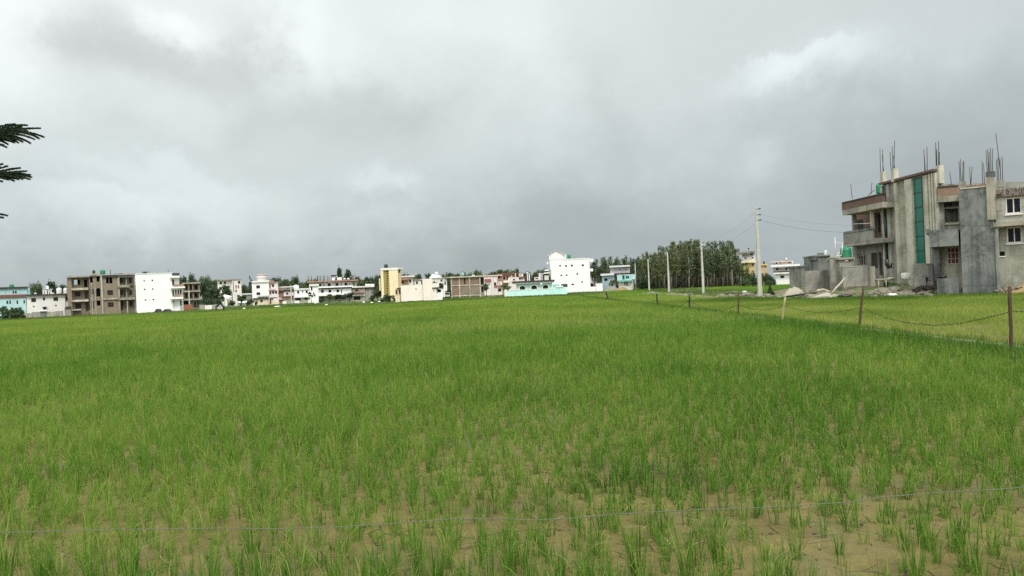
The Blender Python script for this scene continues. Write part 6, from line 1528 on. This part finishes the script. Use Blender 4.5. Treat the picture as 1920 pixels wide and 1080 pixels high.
# cyan bungalow
b = Bld("bungalow", "pale cyan bungalow with three dark arched windows under a dark flat roof", "bungalow", 1002, 186)
ar = {"arch": 1, "frame": M_FRAMED, "deep": .3, "nv": 2}
b.facade("wall", AQUA, (968, 531, 1035.5, None), 0, 7, [("w", 974.8, 536.4, 984.6, 543.6, ar), ("w", 996.3, 535.3, 1006.4, 542.4, ar), ("w", 1018, 534.3, 1027.6, 541.2, ar)])
for x0, x1, yt, yb in [(972.6, 986.8, 534.9, 544.6), (994.2, 1008.6, 533.8, 543.4), (1015.8, 1029.8, 532.8, 542.2)]:
    u0, u1, z0, z1 = b.rect((x0, yt, x1, yb)); m = MB(); cu = (u0 + u1) / 2; hw = (u1 - u0) / 2; rise = (z1 - z0) * .42; n_ = 10
    ou = [(cu - hw * math.cos(k / n_ * math.pi), z1 - rise + rise * math.sin(k / n_ * math.pi)) for k in range(n_ + 1)]; ou = [(u0, z0)] + ou + [(u1, z0)]
    iu = [(cu + (p - cu) * .74, z0 + (q - z0) * .84) for p, q in ou]
    for k in range(len(ou) - 1): m.box8([b.P(ou[k][0], -.08, ou[k][1]), b.P(ou[k + 1][0], -.08, ou[k + 1][1]), b.P(ou[k + 1][0], -.003, ou[k + 1][1]), b.P(ou[k][0], -.003, ou[k][1]), b.P(iu[k][0], -.08, iu[k][1]), b.P(iu[k + 1][0], -.08, iu[k + 1][1]), b.P(iu[k + 1][0], -.003, iu[k + 1][1]), b.P(iu[k][0], -.003, iu[k][1])])
    m.build("window_surround", WHITE, b.root, b.off)
b.slab("roof_slab", WHITE, (961, 529.2, 1039, 531.1), -.9, 7.5); b.slab("roof_edge", ROOFD, (960, 526, 1040, 529.2), -1.1, 7.6); b.done()
lump("satellite_dish", 1015, 534.5, 184.5, 4, 4, M_TWHITE, "small white dish on the cyan bungalow's wall", "dish", 81)
b = Bld("boundary_wall", "long pale cyan boundary wall along the paddy before the bungalow", "wall", 1005, 171.5)
b.facade("wall", AQUA, (946.5, 543.5, 1034, None), 0, .3); b.slab("pier", WHITE2, (946, 543, 950.4, None), -.08, .4, own=True); b.slab("coping", WHITE2, (950.6, 542.6, 1034, 543.7), -.06, .36); b.facade("step_wall", AQUA, (1034.2, 538.5, 1063.5, None), .4, .3); b.slab("pier", AQUA, (1033, 540, 1035.5, None), -.1, .5, own=True)
b.slab("gate_hood", GREENB, (1037, 533.5, 1049, 538.4), .8, 3); b.slab("dark_shed", ROOFD, (1053, 532.5, 1064, 538.6), 1.2, 4); b.slab("white_patch", WHITE, (1042, 536, 1056, 538.6), .2, .39); b.done()
# white gabled house
b = Bld("house", "bright white three-storey house with a gabled stair tower and tiny scattered windows", "house", 1070, 212)
vs_ = [("w", x0, y0, x1, y1, {"frame": M_FRAMED, "nv": 0, "deep": .25, "fw": .05}) for x0, y0, x1, y1 in [(1048.6, 497, 1051.6, 499.8), (1059.6, 497.2, 1063, 500.4), (1070.4, 496.2, 1074, 499.8), (1090.6, 495.8, 1094.8, 499), (1051, 515, 1054, 517.8), (1060.6, 514.6, 1064, 517.2), (1081, 511.6, 1083.6, 515.4), (1090, 527.5, 1093, 530), (1071.6, 532, 1076, 534.8)]]
u0, u1, z0, z1 = b.facade("wall", WHITE, (1031, 485.8, 1105.5, None), 0, 8, vs_)
tu0, tu1, tz0, tz1 = b.rect((1029.4, 478.3, 1056.6, 485.8), 0); pz = b.pt(1042, 470.4)[1]; tz0 = z1 + .004
m = MB(); m.faces([b.P(tu0, -.05, tz0), b.P(tu1, -.05, tz0), b.P(tu1, -.05, tz1), b.P((tu0 + tu1) / 2, -.05, pz), b.P(tu0, -.05, tz1), b.P(tu0, 5, tz0), b.P(tu1, 5, tz0), b.P(tu1, 5, tz1), b.P((tu0 + tu1) / 2, 5, pz), b.P(tu0, 5, tz1)], [(0, 1, 2, 3, 4), (6, 5, 9, 8, 7), (1, 6, 7, 2), (5, 0, 4, 9), (2, 7, 8, 3), (9, 4, 3, 8), (0, 5, 6, 1)]); m.build("stair_tower", WHITE, b.root, b.off)
m = MB(); e_ = .12
for s0, s1 in (((tu0 - .35, tz1 - .15), ((tu0 + tu1) / 2, pz + e_)), ((tu1 + .35, tz1 - .15), ((tu0 + tu1) / 2, pz + e_))): m.box8([b.P(s0[0], -.3, s0[1]), b.P(s1[0], -.3, s1[1]), b.P(s1[0], 5.3, s1[1]), b.P(s0[0], 5.3, s0[1]), b.P(s0[0], -.3, s0[1] + .14), b.P(s1[0], -.3, s1[1] + .14), b.P(s1[0], 5.3, s1[1] + .14), b.P(s0[0], 5.3, s0[1] + .14)])
m.build("roof", WHITE2, b.root, b.off)
b.slab("balcony", WHITE, (1025, 490.5, 1030.9, 496), 1, 6); b.slab("balcony", WHITE, (1105.7, 503.5, 1112, 508.5), .5, 6); b.slab("parapet", WHITE, (1105.6, 485, 1112.2, 491), -.02, 6); b.slab("parapet", WHITE, (1057, 484.6, 1105.5, 486.2), -.10, .15)
b.slab("drain_pipe", CEM_M, (1032, 505, 1033, 526), -.12, -.02); b.slab("roof_pier", WHITE2, (1057.5, 477, 1061, 485.7), 1, 2, own=True)
for px, yt in ((1077, 481.5), (1101, 480.5)): b.rod(px, 485.5, px, yt, 1, .05, M_REBAR)
b.done()
tank(1067.5, 476.8, 484.8, 214.5, 6.5, M_TGREEN, "green tank on the white gabled house's roof")
b = Bld("yard_wall", "bright white yard wall continuing from the white gabled house", "wall", 1118, 209); b.facade("wall", WHITE, (1106, 537.5, 1117.5, None), 0, .3); b.facade("wall", WHITE, (1117.7, 531.5, 1130.3, None), -.2, 3); b.done()
b = Bld("shed", "tiny shed with awning behind the bright white yard wall", "shed", 1112, 216); b.facade("wall", TERRA, (1105.8, 531, 1116, None), 0, 3, [("room", 1107, 533, 1113, 538, {"deep": 1})]); b.slab("roof_slab", TIN, (1104.5, 526.5, 1111, 530.6), -.6, 3); b.done()
# cyan-green house before the trees
b = Bld("house", "cyan-green two-storey house with a mauve top floor and flat white roof before dark trees", "house", 1160, 212)
b.facade("top_wall", MAUVE, (1144, 500.5, 1181, 512.3), .3, 6, [("w", 1152.5, 503.5, 1155.5, 509, {"frame": WHITE}), ("w", 1160.5, 503, 1165.3, 509, {"frame": WHITE}), ("w", 1170.5, 502.5, 1177, 508.5, {"frame": WHITE, "nv": 2})]); b.slab("roof_slab", TIN, (1142.5, 497.6, 1181.5, 500.6), -.6, 6.5)
b.facade("wing_wall", BLUEG, (1129, 516.5, 1152, None), 0, 5, [("room", 1133, 522, 1139, 527, {"deep": 1})]); b.slab("wing_roof", TIN, (1126, 513, 1151.5, 516.4), -.8, 5)
b.facade("mid_wall", CYAN, (1157, 514.5, 1191, 526), .2, 6, [("d", 1167, 516, 1171, 525.5, {"pane": GREEN_DK}), ("w", 1173, 517, 1180, 523, {"frame": GREENB})]); b.slab("balcony", GREENB, (1159, 525, 1186, 527.6), -.6, .19); b.facade("ground_wall", WHITE2, (1160, 528, 1186, None), .5, 5, [("d", 1170.5, 529, 1172.6, 535), ("d", 1174.5, 528.6, 1177, 536)]); b.slab("white_box", WHITE, (1186.5, 519, 1191.5, 523.5), -.2, .19); b.done()
heap("debris_heap", 1147, 540, 203, 38, 9, M_STONE, "pinkish heap of building debris before the cyan-green house", "debris heap", 31, base=0)
heap("debris_heap", 1166, 540.5, 200, 30, 7, M_EARTHB, "brown earth heap beside the pinkish debris, before the cyan-green house", "debris heap", 33, base=0)
heap("debris_heap", 1204, 540, 200, 34, 7, M_EARTHB, "brown earth heap by the farthest pole, at the grove's low end", "debris heap", 35, base=0)
# yellow house, orange house beyond the grove
b = Bld("house", "warm yellow house with a pillared white top floor, beyond the grove's end", "house", 1402, 190, base=.0)
b.facade("wall", YELL2, (1392, 493, 1415.5, None), 0, 6, [("w", 1396.5, 495, 1399, 498.5, FD), ("w", 1410, 494, 1413, 498.5, FD)]); b.slab("balcony", YELLOW, (1390.5, 489.5, 1418, 492.8), -.8, 0); b.facade("top_wall", WHITE2, (1393, 481.5, 1416, 489.6), .8, 5, [("w", 1396, 482.5, 1399.5, 485.5, FD), ("w", 1409.5, 482, 1413, 485, FD)]); b.slab("roof_slab", CEM_M, (1385, 471.5, 1415.5, 475), -.4, 6); b.facade("roof_room", WHITE2, (1391, 475, 1414, 481.5), 1.6, 4, [("room", 1407.5, 475.5, 1412, 478.5, {"deep": .8})])
b.facade("back_block", WHITE2, (1372.5, 471, 1384.8, 484), 1, 5, []); b.slab("roof_slab", CEM_D, (1371.5, 466.5, 1386.5, 470.6), .5, 6); b.rod(1403.5, 471.5, 1403.5, 467, 1, .06, M_REBAR); b.done()
tank(1403.5, 464.6, 467.2, 191, 2.4, M_TBLACK, "tiny black ball tank on the yellow house's mast")
b = Bld("house", "small orange house half hidden by dark shrubs past the tall pole", "house", 1433, 196); b.facade("wall", ORANGE, (1425, 497.5, 1438, None), 0, 5, [("w", 1433, 499, 1436, 501, FD)]); b.slab("roof_slab", YELL2, (1424, 495, 1439.5, 497.6), -.4, 5.3); b.done()
tank(1432.5, 489.5, 495, 197, 3, M_TBLACK, "tiny black drum on the small orange house")
# pink and white house on the right
b = Bld("house", "pink and white three-storey house with dark balcony gaps above a white ground floor", "house", 1475, 172)
b.facade("top_wall", PINKL, (1446, 491.5, 1483, 497.5), .4, 5, [("w", 1454.5, 491.8, 1457.5, 495, FD), ("w", 1462, 491.6, 1464.5, 494, FD), ("w", 1478, 491, 1482, 493.6, FD)]); b.slab("balcony", WHITE, (1445, 496, 1500, 499.6), -.9, 5)
b.slab("roof_slab", PINK, (1444.5, 489, 1486, 491.6), -.4, 5.4); b.facade("mid_wall", PINKL, (1449, 501.6, 1477.5, 508.5), .6, 5, [("w", 1455, 502.5, 1460, 506.5, FD), ("room", 1462, 505.5, 1467.5, 508.2, {"deep": 1}), ("room", 1472.5, 501.8, 1476.5, 508, {"deep": 1})]); b.facade("mid_wall", WHITE, (1478, 501.5, 1492, 508), .2, 5, [("d", 1486, 502, 1488, 507.8), ("w", 1490, 502, 1491.6, 507, FD)])
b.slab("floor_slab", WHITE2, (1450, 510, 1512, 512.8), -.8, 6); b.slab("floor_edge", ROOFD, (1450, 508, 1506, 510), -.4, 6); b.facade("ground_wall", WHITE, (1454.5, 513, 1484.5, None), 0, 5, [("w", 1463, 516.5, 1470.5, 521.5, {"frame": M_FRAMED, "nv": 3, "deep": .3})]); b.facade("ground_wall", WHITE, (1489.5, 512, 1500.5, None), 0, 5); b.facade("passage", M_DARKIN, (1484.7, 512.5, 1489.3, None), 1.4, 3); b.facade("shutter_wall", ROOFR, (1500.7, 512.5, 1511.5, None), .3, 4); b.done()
tank(1474.5, 483, 489.5, 174, 3.2, M_TWHITE, "white tank on a black stand over the pink and white house"); tank(1485, 489, 493.5, 175, 4, M_TWHITE, "white drum at the end of the pink and white house's top")
b = Bld("tank_stand", "black stand under the white tank of the pink and white house", "stand", 1474.5, 173.6, base=at(1474, 494, 173.6).z + .4); b.slab("wall", ROOFD, (1471.5, 487.5, 1477, 491), -.6, .5); b.done()
# white litter bits in the field
for i, (px, py, D) in enumerate([(520, 576.5, 175), (612, 573, 190), (458, 580, 168), (682, 568, 205), (697, 569, 203), (711, 567, 205), (592, 569.5, 210)]):
    D = on_ground(px, py, .22).y; lump("white_scrap", px, py, D, 11 if i == 0 else 5, 3.2, M_SACK, ["long white sheet lying in the rice before the row houses", "white bag in the rice before the long house", "flat white scrap in the rice before the cream flats", "tiny white scrap at the rim before the grey house", "tiny white scrap at the rim by the yellow tower's shrubs", "wider white scrap at the rim by the yellow tower's shrubs", "tiny white scrap in the rice before the little white tower"][i], "litter", 90 + i)
